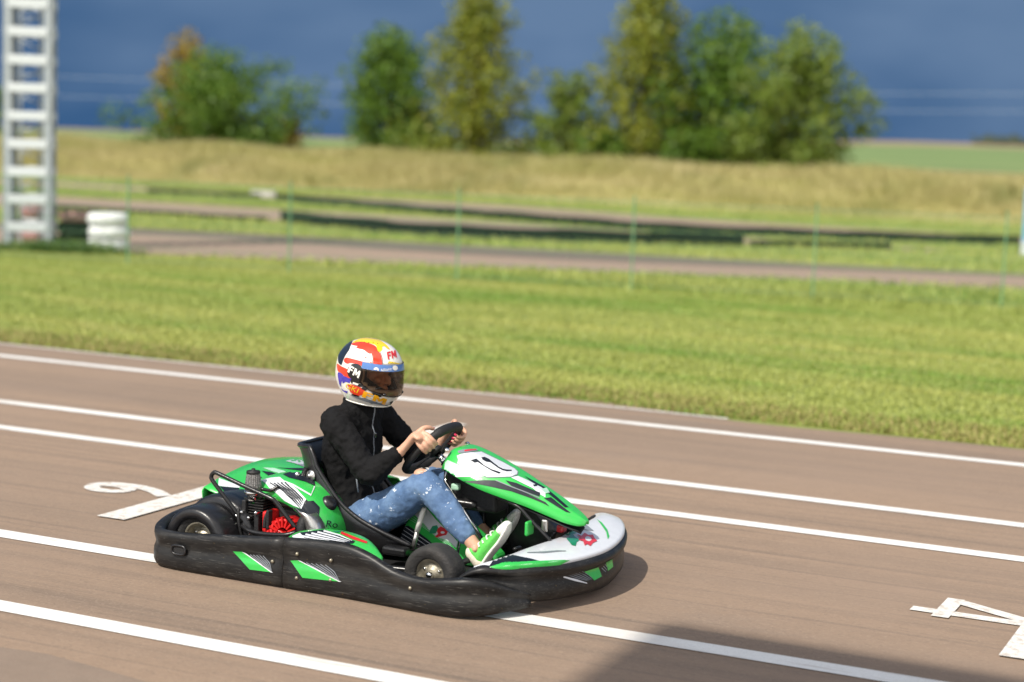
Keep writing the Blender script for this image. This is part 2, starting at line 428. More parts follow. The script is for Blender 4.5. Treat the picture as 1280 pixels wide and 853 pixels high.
def strip(name, pts, w, m, label, cat='road marking', group=None, z=.004, frame='lane'):
    """flat painted stroke of width w along pts"""
    mb = MB(); P = [V(p[0], p[1], 0) for p in pts]; rows = []
    for i, p in enumerate(P):
        t = (P[min(i+1, len(P)-1)]-P[max(i-1, 0)]).normalized(); nn = V(-t.y, t.x, 0)
        rows.append([p+nn*w/2+V(0, 0, z), p-nn*w/2+V(0, 0, z)])
    mb.grid(rows)
    o = mb.build(name, m)
    tag(o, label, cat, group)
    return lane_obj(o) if frame == 'lane' else o

LINES = [(11.50, .115, 'long white line nearest the lawn, behind the helmet of the driver'),
         (9.575, .12, 'long white line passing behind the steering wheel and number plate'),
         (8.745, .12, 'long white line passing behind the seat back and the green nose tip'),
         (6.43, .125, 'long white line running underneath the near side of the kart'),
         (5.44, .125, 'long white line nearest the camera, cut off at the bottom left')]
for n_, w_, lab in LINES:
    strip('lane_line', [(-60, n_), (-20, n_), (0, n_), (60, n_)], w_, M_PAINT, lab, group='white lines along the straight')
pts = [(u, 12.12+.012*math.sin(u*1.1)) for u in np.arange(-60, -3.9, .4)]
strip('edge_line', pts, .05, M_PAINT_W, 'thin white edge line right against the grass at the left', group='white lines along the straight')
# grid slot bars and figures
strip('grid_bar', [(-5.51, 6.98), (-5.51, 8.25)], .17, M_PAINT_W, 'worn white grid bar across the lane behind the rear of the kart', 'grid marking', 'starting grid marks', z=.008)
strip('grid_bar', [(-1.06, 6.95), (-1.06, 8.2)], .14, M_PAINT_W, 'worn white grid bar cut off by the right edge of the picture', 'grid marking', 'starting grid marks', z=.008)
strip('grid_bar', [(-5.46, 9.95), (-5.46, 10.7)], .12, M_PAINT_W, 'worn white grid bar showing on both sides of the steering wheel', 'grid marking', 'starting grid marks', z=.008)

def strokes(name, polylines, w, m, label):
    mb = MB(); k = 0
    for pl in polylines:
        P = [V(p[0], p[1], 0) for p in pl]; rows = []
        for i, p in enumerate(P):
            t = (P[min(i+1, len(P)-1)]-P[max(i-1, 0)]).normalized(); nn = V(-t.y, t.x, 0)
            rows.append([p+nn*w/2+V(0, 0, .005+.0006*k), p-nn*w/2+V(0, 0, .005+.0006*k)])
        mb.grid(rows); k += 1
    o = mb.build(name, m); tag(o, label, 'grid number', 'starting grid marks'); return lane_obj(o)
# a painted 6: ring at its foot (left in the picture), tail reaching forward along the lane
ring = [(-5.99+.110*math.cos(q), 7.585+.078*math.sin(q)) for q in np.linspace(0, 2*math.pi, 25)]
tail = [(-6.115, 7.585), (-6.09, 7.65), (-6.01, 7.69), (-5.88, 7.695), (-5.74, 7.65), (-5.62, 7.57)]
strokes('grid_number', [ring, [tuple(p) for p in crom(tail, 4)]], .085, M_PAINT_W, 'worn white figure 6 painted on the asphalt behind the kart')
strokes('grid_number', [[(-1.60, 7.50), (-1.02, 7.50)], [(-1.02, 7.50), (-1.46, 7.73)], [(-1.46, 7.76), (-1.46, 7.41)]], .075, M_PAINT_W, 'worn white figure 4 painted on the asphalt at the right')

# the loop of track behind the lawn: three stretches of asphalt
def sheet(name, near, far, m, z):
    mb = MB(); near = crom(near, 8); far = crom(far, 8)
    mb.grid([[(p[0], p[1], z) for p in near], [(p[0], p[1], z) for p in far]])
    o = mb.build(name, m); tag(o, kind='structure'); return o
sheet('far_track', [(-60, 28.2), (-20, 27.6), (-5.9, 27.5), (0, 27.2), (8, 26.9), (20, 26.5), (60, 26)], [(-60, 33.6), (-20, 33.4), (-7.1, 33.0), (0, 30.0), (8.6, 29.5), (20, 28.6), (60, 28)], M_ASPH_FAR, .0)
sheet('far_track_lane', [(-60, 33.2), (-20, 33.0), (-7.1, 32.8), (0, 29.95), (8.6, 29.5), (20, 28.6), (60, 28)], [(-60, 35.2), (-20, 35.0), (-7.5, 34.6), (-.1, 32.5), (8.7, 30.1), (20, 29.0), (60, 28.3)], M_ASPH_DARK, .004)
sheet('back_track', [(-60, 58), (-25, 46.5), (-8.6, 40.6), (-4.4, 39.3), (-1.5, 37.9), (4.6, 36.8), (9, 36.3)], [(-60, 69), (-25, 55), (-10.1, 47.7), (-4.9, 45.0), (-.1, 42.5), (4.9, 39.3), (9, 37.2)], M_ASPH_FAR, .0)
sheet('outer_track', [(-60, 80), (-25, 62.5), (-11.7, 55.2), (-7.3, 52.6), (-1.9, 48.4), (4.8, 42.3), (12.1, 41.4), (25, 40)], [(-60, 88), (-25, 67.5), (-12.5, 59.4), (-6.4, 56.6), (-.2, 54.2), (5.6, 48.3), (12.7, 44.6), (25, 42)], M_ASPH_FAR, .0)

# ------------------------------------------------------------------ grass blades
def blades(name, P, H, Wd, lean, m, rot=LANE, seg2=True):
    """P: (k,3) roots in lane frame; bent blades of two quads/tri each, one mesh"""
    k = len(P); az = rng.uniform(0, 2*np.pi, k); la = rng.uniform(0, 2*np.pi, k)
    sx, sy = np.cos(az)*Wd/2, np.sin(az)*Wd/2
    lx, ly = np.cos(la)*lean*H, np.sin(la)*lean*H
    v = np.zeros((k, 5, 3))
    v[:, 0] = P+np.stack([sx, sy, 0*sx], 1); v[:, 1] = P-np.stack([sx, sy, 0*sx], 1)
    mid = P+np.stack([lx*.35, ly*.35, H*.6], 1)
    v[:, 2] = mid-np.stack([sx*.7, sy*.7, 0*sx], 1); v[:, 3] = mid+np.stack([sx*.7, sy*.7, 0*sx], 1)
    v[:, 4] = P+np.stack([lx, ly, H*(1-.3*lean)], 1)
    me = bpy.data.meshes.new(name)
    me.vertices.add(k*5); me.vertices.foreach_set('co', v.reshape(-1))
    base = (np.arange(k)*5)[:, None]
    loops = np.concatenate([base+np.array([0, 1, 2, 3]), base+np.array([3, 2, 4])], 1).reshape(-1)
    me.loops.add(k*7); me.loops.foreach_set('vertex_index', loops.astype(np.int32))
    st = (np.arange(k)*7)[:, None]+np.array([0, 4]); me.polygons.add(k*2)
    me.polygons.foreach_set('loop_start', st.reshape(-1).astype(np.int32))
    me.update(); me.validate()
    o = link(name, me, m); o.rotation_euler = (0, 0, rot)
    return o

def in_view(P, marg=.15):
    x = P[:, 0]*cl-P[:, 1]*sl; y = P[:, 0]*sl+P[:, 1]*cl
    return np.abs(x/y) < .291+marg

def far_asphalt(P):
    """True where a root would stand on the track behind (kept bare)"""
    x = P[:, 0]*cl-P[:, 1]*sl; y = P[:, 0]*sl+P[:, 1]*cl
    near = np.interp(x, [-20, -5.9, 0, 8, 20], [27.6, 27.5, 27.2, 26.9, 26.5]); far = np.interp(x, [-20, -7.5, -.1, 8.7, 20], [35, 34.6, 32.5, 30.1, 29])
    a = (y > near) & (y < far)
    bn = np.interp(x, [-25, -8.6, -4.4, -1.5, 4.6, 9], [46.5, 40.6, 39.3, 37.9, 36.8, 36.3]); bf = np.interp(x, [-25, -10.1, -4.9, -.1, 4.9, 9], [55, 47.7, 45, 42.5, 39.3, 37.2])
    b = (y > bn) & (y < bf) & (x < 9)
    cn = np.interp(x, [-25, -11.7, -7.3, -1.9, 4.8, 12.1, 25], [62.5, 55.2, 52.6, 48.4, 42.3, 41.4, 40]); cf = np.interp(x, [-25, -12.5, -6.4, -.2, 5.6, 12.7, 25], [67.5, 59.4, 56.6, 54.2, 48.3, 44.6, 42])
    return a | b | ((y > cn) & (y < cf))

k = 580000
P = np.stack([rng.uniform(-28, 11, k), 12.2+14.5*rng.uniform(0, 1, k)**1.25, np.zeros(k)], 1)
e = np.interp(P[:, 0], us, edge)
P = P[(P[:, 1] > e-.03+rng.normal(0, .05, k)) & in_view(P)]
P = P[~far_asphalt(P)]
patch = .5+.5*np.sin(P[:, 0]*.55+2*np.sin(P[:, 1]*.9))*np.sin(P[:, 1]*1.7+P[:, 0]*.21)
Hh = rng.uniform(.014, .030, len(P))*(1+.45*patch)
lawn = blades('lawn_grass', P, Hh, rng.uniform(.009, .015, len(P))*(1+P[:, 1]*.018), rng.uniform(.2, .9, len(P)), M_GRASS)
tag(lawn, kind='stuff')
k = 32000
P = np.stack([rng.uniform(-28, 11, k), 12.2+.75*rng.uniform(0, 1, k)**1.5, np.zeros(k)], 1)
P = P[(P[:, 1] > np.interp(P[:, 0], us, edge)-.04+rng.normal(0, .04, len(P))) & in_view(P)]
eg = blades('edge_grass', P, rng.uniform(.03, .075, len(P)), rng.uniform(.007, .012, len(P)), rng.uniform(.3, 1, len(P)), M_EDGE)
tag(eg, kind='stuff')
k = 190000
P = np.stack([rng.uniform(-68, 20, k), rng.uniform(22, 54, k), np.zeros(k)], 1)
P = P[in_view(P)]; P = P[~far_asphalt(P)]; P[:, 2] = ground_h(P[:, 0], P[:, 1])
verge = blades('verge_grass', P, rng.uniform(.05, .13, len(P)), rng.uniform(.02, .04, len(P)), rng.uniform(.2, .9, len(P)), M_GRASS)
tag(verge, kind='stuff')
k = 230000
P = np.stack([rng.uniform(-88, 22, k), 53.5+9.5*rng.uniform(0, 1, k)**.8, np.zeros(k)], 1)
P = P[in_view(P)]
P[:, 2] = ground_h(P[:, 0], P[:, 1])
clump = np.sin(P[:, 0]*.5+1.3*np.sin(P[:, 1]*.8))*np.sin(P[:, 0]*.23+P[:, 1]*1.1)
Hh = rng.uniform(.22, .50, len(P))*(1+.45*clump)*np.clip((P[:, 1]-53.2)/1.6, .3, 1)
dry = blades('tall_dry_grass', P, Hh, rng.uniform(.018, .04, len(P)), rng.uniform(.15, .75, len(P)), M_DRY)
tag(dry, kind='stuff')

# ------------------------------------------------------------------ trees
def tree(name, x, y, z0, h, w, lm, label, shape='round', n=5200, leaf=.17, seed=1, cat='tree', base=.12, trunk=True, sparse=0.0):
    r = np.random.default_rng(seed)
    root = empty(name, (x, y, z0), r.uniform(0, 6), label, cat, 'trees along the bank' if cat == 'tree' else 'shrubs along the bank')
    mb = MB()
    top = h*(.82 if shape != 'round' else .7)
    tp = [(0, 0, -.2)]+[(r.normal(0, .03)*i, r.normal(0, .03)*i, top*i/6) for i in range(1, 7)]
    r0 = .022*h+.03
    tp = crom(tp, 3)
    mb.tube(tp, [r0*(1-.85*i/(len(tp)-1)) for i in range(len(tp))], 8)
    clumps = []
    nb = 26 if shape != 'shrub' else 14
    for i in range(nb):
        f = base+(1-base)*((i+.5)/nb)
        if shape == 'conic': prof = (1-f)**.75*1.12*(min(1, (f-base+.12)/.25))
        elif shape == 'oval': prof = math.sin(math.pi*min(1, max(.0, (f-base)/(1-base)*.86+.12)))**.75
        else: prof = math.sin(math.pi*min(1, max(0, (f-base)/(1-base)*.80+.17)))**.6
        for q in range(2 if shape != 'shrub' else 2):
            a = i*2.4+q*math.pi+r.uniform(-.6, .6); rad = w/2*prof*r.uniform(.62, 1.08)*(1+.22*math.sin(a*2+seed)+.15*math.sin(i*1.3+seed))
            ez = f*h+r.normal(0, .03*h)
            s = Vector(tp[min(len(tp)-1, int(f*.75*len(tp)))])
            ep = V(math.cos(a)*rad*.8, math.sin(a)*rad*.8, ez)
            md = s.lerp(ep, .5)+V(0, 0, -.04*h*rad)
            mb.tube([s, md, ep], [r0*.28, r0*.18, r0*.06], 5, False)
            for t in (.45, .75, 1.0, 1.12):
                c = s.lerp(ep, t); clumps.append((c.x, c.y, c.z, (.09*h*.75+.10*w)*r.uniform(.6, 1.0)*(.65 if t > 1 else 1)))
        clumps.append((r.normal(0, .05*w), r.normal(0, .05*w), f*h*.97, .11*w*max(.35, prof)))
    mb.build('trunk', M_BARK, root, True)
    cl_ = np.array(clumps); wts = cl_[:, 3]**2; wts /= wts.sum()
    ci = r.choice(len(cl_), n, p=wts)
    d = r.normal(0, 1, (n, 3)); d /= np.linalg.norm(d, axis=1)[:, None]
    rr = r.uniform(0, 1, n)**.45
    c = cl_[ci, :3]+d*(cl_[ci, 3]*rr)[:, None]*np.array([1, 1, .8])
    c[:, 2] = np.maximum(c[:, 2], .08)
    sz = leaf*r.uniform(.55, 1.25, n)
    nrm = d*.8+r.normal(0, .6, (n, 3))+np.array([0, 0, .35]); nrm /= np.linalg.norm(nrm, axis=1)[:, None]
    t1 = np.cross(nrm, r.normal(0, 1, (n, 3))); t1 /= np.linalg.norm(t1, axis=1)[:, None]; t2 = np.cross(nrm, t1)
    v = np.zeros((n, 4, 3))
    v[:, 0] = c+t1*sz[:, None]*.62; v[:, 1] = c+t2*sz[:, None]*.36; v[:, 2] = c-t1*sz[:, None]*.62+nrm*sz[:, None]*.15; v[:, 3] = c-t2*sz[:, None]*.36
    me = bpy.data.meshes.new('crown')
    me.vertices.add(n*4); me.vertices.foreach_set('co', v.reshape(-1))
    me.loops.add(n*4); me.loops.foreach_set('vertex_index', np.arange(n*4, dtype=np.int32))
    me.polygons.add(n); me.polygons.foreach_set('loop_start', (np.arange(n)*4).astype(np.int32))
    me.update(); me.validate()
    link('crown', me, lm, root)
    return root

def gz(x, y):
    u, n_ = wl(x, y); return float(ground_h(np.array(u), np.array(n_)))
TREES = [('broadleaf_tree', -12.41, 74.5, 3.75, 8.2, M_LF_DARK, 'wide low dark green tree standing alone at the left, nearest to the lattice mast', 'round', 9000, .20, 3, .02),
         ('slender_tree', -15.2, 80.3, 5.0, 3.2, M_LF_ORG, 'yellow-orange tree peeping out behind the wide dark tree at the left', 'oval', 3400, .19, 5, .15),
         ('broadleaf_tree', -5.25, 71.1, 5.0, 4.8, M_LF_DARK, 'dark green upright tree, left neighbour of the tallest yellowish one', 'oval', 8500, .18, 8, .02),
         ('poplar', -1.75, 68.4, 6.9, 5.8, M_LF_YEL, 'tall yellowish pointed tree between the dark upright tree and the low bush', 'conic', 9500, .18, 12, .02),
         ('poplar', 4.55, 65.3, 7.2, 5.8, M_LF_YEL, 'tall yellowish tree touching the big green trees on its right', 'conic', 9500, .18, 17, .02),
         ('broadleaf_tree', 7.30, 65.6, 5.35, 6.2, M_LF_DARK, 'full dark green tree in the middle of the right-hand clump', 'round', 11000, .18, 21, .02),
         ('broadleaf_tree', 9.85, 62.7, 4.95, 5.6, M_LF_MID, 'paler green tree at the right end of the row', 'oval', 10000, .17, 27, .0),
         ('broadleaf_tree', -24.9, 81.4, 3.4, 3.4, M_LF_DARK, 'dark tree half hidden behind the lattice mast at the left edge', 'round', 3800, .2, 33, .05)]
for nm, x, y, h, w, lm, lab, sh, cnt, lf, sd, bs in TREES:
    tree(nm, x, y, gz(x, y)-.05, h, w, lm, lab, sh, cnt, lf, sd, base=bs)
SHRUBS = [('shrub', 1.85, 66.9, 3.25, 3.9, M_LF_MID, 'broad low bush between the two tall yellowish trees', 4600, .17, 41),
          ('shrub', -3.7, 69.6, 1.5, 4.2, M_LF_MID, 'low green scrub at the foot of the dark upright tree', 2600, .16, 43),
          ('shrub', 3.2, 64.6, 1.5, 3.0, M_LF_DARK, 'low scrub at the foot of the right-hand yellowish tree', 2000, .15, 47),
          ('shrub', 8.6, 62.6, 2.2, 3.6, M_LF_MID, 'leafy scrub between the feet of the two right-hand trees', 3000, .15, 57),
          ('shrub', 6.1, 63.8, 1.5, 3.0, M_LF_DARK, 'low dark scrub under the full dark green tree', 2000, .15, 49),
          ('shrub', -9.6, 73.8, 1.5, 1.6, M_LF_ORG, 'small yellowing bush at the right foot of the wide dark tree', 1000, .15, 53)]
for nm, x, y, h, w, lm, lab, cnt, lf, sd in SHRUBS:
    tree(nm, x, y, gz(x, y)-.05, h, w, lm, lab, 'shrub', cnt, lf, sd, 'shrub', base=.0)
# far-off wood on the skyline at the right
r = np.random.default_rng(5); mbw = MB()
for i in range(260):
    x = r.uniform(130, 190); y = 500+r.normal(0, 6); z = gz(x, y)+abs(r.normal(0, .9)); s = r.uniform(.8, 1.8)
    nx, ny = r.normal(0, 1), r.normal(0, 1)
    mbw.add([(x-s, y, z), (x, y-s*.6, z-s*.3), (x+s, y+.3, z), (x+nx*.3, y+s*.5, z+s)], [(0, 1, 2), (0, 1, 3), (1, 2, 3)])
wood = mbw.build('distant_wood', M_LF_FAR); tag(wood, 'far-off dark strip of woodland on the skyline at the right', 'woodland', kind='stuff')

# ------------------------------------------------------------------ overhead wires
for zl, zr, lab in ((5.75, 7.05, 'upper of the two thin overhead cables crossing the stormy sky'), (4.2, 5.68, 'lower of the two thin overhead cables crossing the stormy sky')):
    pts = [(x, 140, zl+(zr-zl)*(x+41)/80+.00022*x*x-.3) for x in np.linspace(-110, 110, 45)]
    o = MB().tube(pts, .015, 6).build('overhead_cable', M_WIRE, None, True); tag(o, lab, 'cable', 'overhead cables')

# ------------------------------------------------------------------ lattice mast at the left
mast = empty('lattice_mast', (-7.76, 28.1, 0), R(9), 'tall pale steel lattice mast with white cross plates standing on the lawn at the left', 'mast')
hw_ = .37; MH = 7.0
for sx in (-1, 1):
    for sy in (-1, 1):
        mb = MB()
        x0, y0 = sx*hw_, sy*hw_
        mb.box((min(x0, x0-sx*.13), min(y0, y0-sy*.014), 0), (max(x0, x0-sx*.13), max(y0, y0-sy*.014), MH))
        mb.box((min(x0, x0-sx*.014), min(y0-sy*.014, y0-sy*.13), 0), (max(x0, x0-sx*.014), max(y0-sy*.014, y0-sy*.13), MH))
        mb.box((min(x0+sx*.05, x0-sx*.15), min(y0+sy*.05, y0-sy*.15), 0), (max(x0+sx*.05, x0-sx*.15), max(y0+sy*.05, y0-sy*.15), .02))
        mb.build('corner_leg', M_GALV, mast)
zz = .28
pl = MB().box((-hw_+.07, -.012, 0), (hw_-.07, 0, .145)); plm = None
bolts = MB()
i = 0
while zz < MH-.2:
    for a in range(4):
        Mr = Matrix.Rotation(a*math.pi/2, 4, 'Z') @ Matrix.Translation((0, -hw_-.003, zz))
        if plm is None:
            o = pl.build('cross_plate', M_PLATE, mast, bevel=.006); plm = o
        else:
            o = plm.copy(); COL.objects.link(o); o.parent = mast
        o.matrix_local = Mr
    zz += .435
# slender lacing and a climbing ladder inside
mb = MB()
for i in range(int(MH/.435)):
    a = .45+i*.435
    s = 1 if i % 2 else -1
    mb.tube([(-s*(hw_-.06), hw_-.03, a), (s*(hw_-.06), hw_-.03, a+.28)], .014, 6)
    mb.tube([(hw_-.03, -s*(hw_-.06), a), (hw_-.03, s*(hw_-.06), a+.28)], .014, 6)
mb.build('lacing', M_GALV, mast, True)
mb = MB()
for sx in (-.15, .15): mb.box((sx-.022, .05, .02), (sx+.022, .09, MH-.1))
mb.build('ladder_rail', M_GALV, mast)
rg = MB().tube([(-.15, .07, 0), (.15, .07, 0)], .011, 6).build('ladder_rung', M_GALV, mast, True); rg.location = (0, 0, .35)
for i in range(1, 22):
    o = rg.copy(); COL.objects.link(o); o.parent = mast; o.location = (0, 0, .35+i*.3)
# floodlight head above the frame
mb = MB(); mb.box((-.9, -.12, MH), (.9, .12, MH+.12)); mb.build('head_beam', M_GALV, mast)
for sx in (-.6, 0, .6):
    mb = MB(); mb.box((sx-.2, -.32, MH+.13), (sx+.2, -.1, MH+.45)); mb.build('floodlight', M_PLATE, mast, bevel=.02)

# ------------------------------------------------------------------ tyre stacks beside the mast
def tyre_ring(name, x, y, z, ro, h, m, label, group):
    prof = []
    ri = ro*.56
    for a in np.linspace(-math.pi/2, math.pi/2, 9):
        prof.append((ro-.06+.06*math.cos(a), h/2+(h/2)*.96*math.sin(a)))
    prof += [(ri+.04, h*.96), (ri, h*.84), (ri-.01, h*.7), (ro*.86, h*.6), (ro*.86, h*.4), (ri-.01, h*.3), (ri, h*.16), (ri+.04, h*.04)]
    o = MB().lathe(prof, (0, 0, 0), n=28, closed=True).build(name, m, None, True)
    o.location = (x, y, z); o.rotation_euler = (0, 0, x*3+z)
    return tag(o, label, 'tyre', group)
for i, wd in enumerate(('bottom', 'middle', 'top')):
    tyre_ring('painted_tyre', -6.42+.02*(i % 2), 27.75-.02*i, .012+.205*i, .335-.008*(i == 2), .2, M_WTYRE, wd+' tyre of the white painted stack right of the mast', 'tyres stacked beside the mast')
for i, wd in enumerate(('bottom', 'middle')):
    tyre_ring('old_tyre', -7.12+.02*i, 28.55, .012+.205*i, .33, .2, M_BELT, wd+' black tyre of the stack between the mast and the white tyres', 'tyres stacked beside the mast')
tyre_ring('painted_tyre', -7.10, 28.55, .422, .32, .17, M_RTYRE, 'red painted tyre on top of the black tyres beside the mast', 'tyres stacked beside the mast')
for i, (wd, mm, cn) in enumerate((('bottom', M_RTYRE, 'red'), ('middle', M_WTYRE, 'white'), ('top', M_RTYRE, 'red'))):
    tyre_ring('painted_tyre', -7.95, 29.3, .012+.205*i, .32, .2, mm, wd+' '+cn+' tyre of the red and white stack seen through the mast', 'tyres stacked beside the mast')
# weeds at its foot
def weeds(name, x, y, rx, ry, h, n, label, seed):
    r = np.random.default_rng(seed)
    P = np.stack([r.normal(0, rx, n), r.normal(0, ry, n), np.zeros(n)], 1)
    o = blades(name, P, h*r.uniform(.4, 1, n), r.uniform(.02, .05, n), r.uniform(.3, 1, n), M_LF_WEED, 0)
    o.location = (x, y, 0); tag(o, label, 'weeds', kind='stuff'); return o
weeds('weed_clump', -7.0, 27.2, .38, .12, .3, 700, 'green weeds at the foot of the mast, left of the white tyres', 3)
weeds('weed_clump', -7.85, 27.3, .3, .1, .16, 350, 'short weeds under the left legs of the mast', 4)

# ------------------------------------------------------------------ black belt barriers along the far track
def barrier(label, path, h, grp='rubber barriers along the far track'):
    P = crom([(*p, 0) for p in path], 10); P = [Vector(p) for p in P]
    root = empty('rubber_barrier', P[0], 0, label, 'barrier', grp); o0 = P[0].copy()
    d = [0.0]
    for a, b in zip(P, P[1:]): d.append(d[-1]+(b-a).length)
    def at(s):
        s = max(0, min(d[-1], s)); j = min(len(d)-2, max(0, int(np.searchsorted(d, s)-1)))
        t = (s-d[j])/max(1e-6, d[j+1]-d[j]); return P[j].lerp(P[j+1], t)
    n = max(1, round(d[-1]/2.0)); L = d[-1]/n
    for i in range(n):
        mb = MB(); rows = []
        for k_ in range(5):
            s = i*L+.012+(L-.024)*k_/4; p = at(s)-o0; q = at(s+.05)-at(s-.05); q.normalize(); nn = V(-q.y, q.x, 0)
            hh = h*(1+.06*math.sin(s*2.1+i))
            rows.append([p+nn*.03+V(0, 0, .002), p+nn*.03+V(0, 0, hh*.9), p+V(0, 0, hh), p-nn*.03+V(0, 0, hh*.9), p-nn*.03+V(0, 0, .002)])
        mb.grid(rows)
        mb.f.append(tuple(range(5))); mb.f.append(tuple(range(20, 25)))
        mb.build('belt_panel', M_BELT, root, False)
    for i in range(n+1):
        p = at(i*L)-o0
        MB().box((p.x-.035, p.y+.035, .0), (p.x+.035, p.y+.105, h*1.02)).build('stake', M_BELT, root)
barrier('low black rubber barrier along the near edge of the middle track, left stretch', [(-10.9, 41.7), (-8.2, 40.5), (-5.6, 39.3)], .10)
barrier('low black rubber barrier along the near edge of the middle track, long central stretch', [(-5.2, 39.1), (-3.0, 36.6), (-1.2, 35.3), (1.9, 35.2), (4.6, 35.7)], .26)
barrier('short black rubber barrier at the right end of the middle track', [(4.8, 35.8), (6.2, 36.5), (7.8, 36.7)], .13)
barrier('black rubber barrier on the far side of the middle track, short left stretch', [(-11.3, 54.0), (-9.4, 53.4), (-7.7, 52.7)], .15)
barrier('long black rubber barrier on the far side of the middle track, centre to right', [(-7.0, 51.5), (-4.6, 48.9), (-2.2, 46.2), (2.2, 41.7), (4.7, 40.4), (9.2, 40.0), (11.5, 40.3)], .21)
# pale kerb on the outer track
strip('kerb_line', [(-16, 60.3), (-11.2, 57.4), (-8.2, 54.9)], .22, M_PAINT_W, 'faint white edge line on the outer track at the left', z=.006, frame='world')
o = MB().box((-.40, -.14, 0), (.40, .14, .19)).build('concrete_block', M_CONC, None, bevel=.05); o.location = (-7.75, 54.0, .0); o.rotation_euler = (0, 0, R(-14))
tag(o, 'pale concrete block lying at the edge of the outer track at the left', 'block')

# ------------------------------------------------------------------ green mesh fence
fence = empty('mesh_fence', (-8.0, 25.9, 0), math.atan2(-.2, 1), 'green wire mesh fence on thin posts across the far side of the lawn', 'fence')
PANEL, FH = 2.447, 1.2
postm = None; panm = None
for i in range(-2, 11):
    x = 4.895-2*PANEL+i*PANEL
    if postm is None:
        mb = MB(); mb.box((-.012, -.012, 0), (.012, .012, FH+.06)); mb.box((-.02, -.02, FH+.06), (.02, .02, FH+.075))
        postm = mb.build('fence_post', M_FENCE, fence); o = postm
        mb = MB(); w_ = PANEL-.08
        for z in np.arange(.06, FH+.001, .19): mb.tube([(.04, 0, z), (.04+w_, 0, z)], .0034, 4, False)
        for xx in np.arange(.04, .041+w_, .05): mb.tube([(xx, .006, .03), (xx, .006, FH+.02)], .0024, 4, False)
        mb.tube([(.04, 0, FH), (.04+w_, 0, FH)], .005, 5, False)
        panm = mb.build('mesh_panel', M_FENCE, fence); pn = panm
    else:
        o = postm.copy(); COL.objects.link(o); o.parent = fence
        pn = panm.copy(); COL.objects.link(pn); pn.parent = fence
    o.location = (x, 0, 0); pn.location = (x, 0, 0)

# white and blue marker post at the right edge
mk = empty('marker_post', (10.47, 35.9, 0), R(-8), 'square white and sky-blue marker post at the right edge of the picture', 'post')
MB().box((-.16, -.1, 0), (.16, .1, .30)).build('base', M_PLATE, mk, bevel=.015)
MB().box((-.14, -.08, .302), (.14, .08, 1.35)).build('shaft', M_POSTB, mk, bevel=.015)
MB().box((-.15, -.09, 1.352), (.15, .09, 1.40)).build('cap', M_PLATE, mk, bevel=.01)

# added out-of-view canopy beside the camera: its corner throws the shadow at the bottom right
cu, cn_ = wl(*(V(.66, 7.05, 0)-SUN_H*(12.1/math.tan(SUN_EL))).xy)
can = empty('shadow_canopy', lw(cu, cn_-4, 0), LANE, 'flat steel canopy added out of view beside the track, whose roof corner throws the shadow at the bottom right', 'shadow_canopy')
MB().box((0, 0, 12), (13, 4, 12.1)).build('roof', M_ROOF, can, bevel=.02)  # roof height and depth set for the softness and depth of its shadow
MB().box((0, 4.003, 11.92), (13, 4.04, 12.12)).build('fascia', M_PLATE, can)
for px in (.6, 5.5, 10.4):
    MB().box((px-.06, .3, 0), (px+.06, .42, 11.997)).build('post', M_GALV, can)
    MB().box((px-.05, .43, 11.7), (px+.05, 3.9, 11.997)).build('beam', M_GALV, can)

# ================================================================== THE KART (local: x forward, y to its left, z up)
KO, KA = V(-1.24663, 8.32817, 0), R(-26)
kart = empty('go_kart', KO, KA, 'green, white and black racing go-kart with number 72 driven by a helmeted person', 'go-kart')

def part(mb, name, m, parent=None, **kw): return mb.build(name, m, parent if parent is not None else kart, **kw)

# ---------------- wrap-round bumper: stations (x, y, z bottom, z top) for the near side, mirrored for the far side
PROF = [(-.050, .55), (-.052, .93), (-.030, 1.0), (-.012, .985), (-.002, .93), (0.0, .84), (-.003, .72), (-.008, .62), (-.007, .52), (0.0, .42), (0.002, .28), (.001, .12), (-.005, .03), (-.016, 0.0)]
def bumper(stations, prof=PROF, per=5, flip=False, caps=True):
    st = crom(stations, per); n = len(st); rows = []
    for i, s in enumerate(st):
        a, b = st[max(0, i-1)], st[min(n-1, i+1)]
        t = V(b[0]-a[0], b[1]-a[1], 0).normalized(); nn = V(t.y, -t.x, 0)      # outward for a path that runs anticlockwise seen from above
        h = s[3]-s[2]
        rows.append([V(s[0], s[1], s[2]+f*h)+nn*o for o, f in prof])
    if flip: rows = [[V(p.x, -p.y, p.z) for p in r_] for r_ in rows]
    mb = MB(); mb.grid(rows)
    m = len(prof)
    if caps:
        mb.f.append(tuple(range(m))); mb.f.append(tuple(range((n-1)*m, n*m)))
    return mb
REAR = [(-.115, .0, .045, .215), (-.115, -.25, .045, .215), (-.110, -.45, .036, .208), (-.088, -.59, .020, .190), (-.032, -.664, .010, .172), (.06, -.685, .004, .172), (.2, -.688, .003, .180), (.42, -.688, .003, .200), (.657, -.688, .003, .224)]
SIDE = [(.663, -.688, .003, .224), (.85, -.688, .003, .236), (.98, -.690, .003, .236), (1.09, -.694, .003, .210), (1.22, -.700, .003, .160), (1.34, -.708, .003, .148), (1.46, -.712, .006, .162), (1.56, -.698, .012, .174), (1.645, -.650, .020, .165), (1.705, -.580, .03, .135), (1.755, -.49, .035, .10)]
FRONT = [(1.50, -.652, .10, .170), (1.55, -.648, .095, .205), (1.61, -.632, .085, .222), (1.69, -.575, .07, .216), (1.765, -.48, .05, .216), (1.83, -.34, .040, .206), (1.875, -.18, .034, .199), (1.892, 0, .026, .196)]
PROF2 = [(-.07, .70), (-.06, .93), (-.03, 1.0), (-.012, .985), (0.0, .93), (.006, .86), (.004, .78), (-.012, .72), (-.018, .62), (-.012, .5), (-.004, .35), (-.006, .18), (-.02, .05), (-.045, 0.0)]
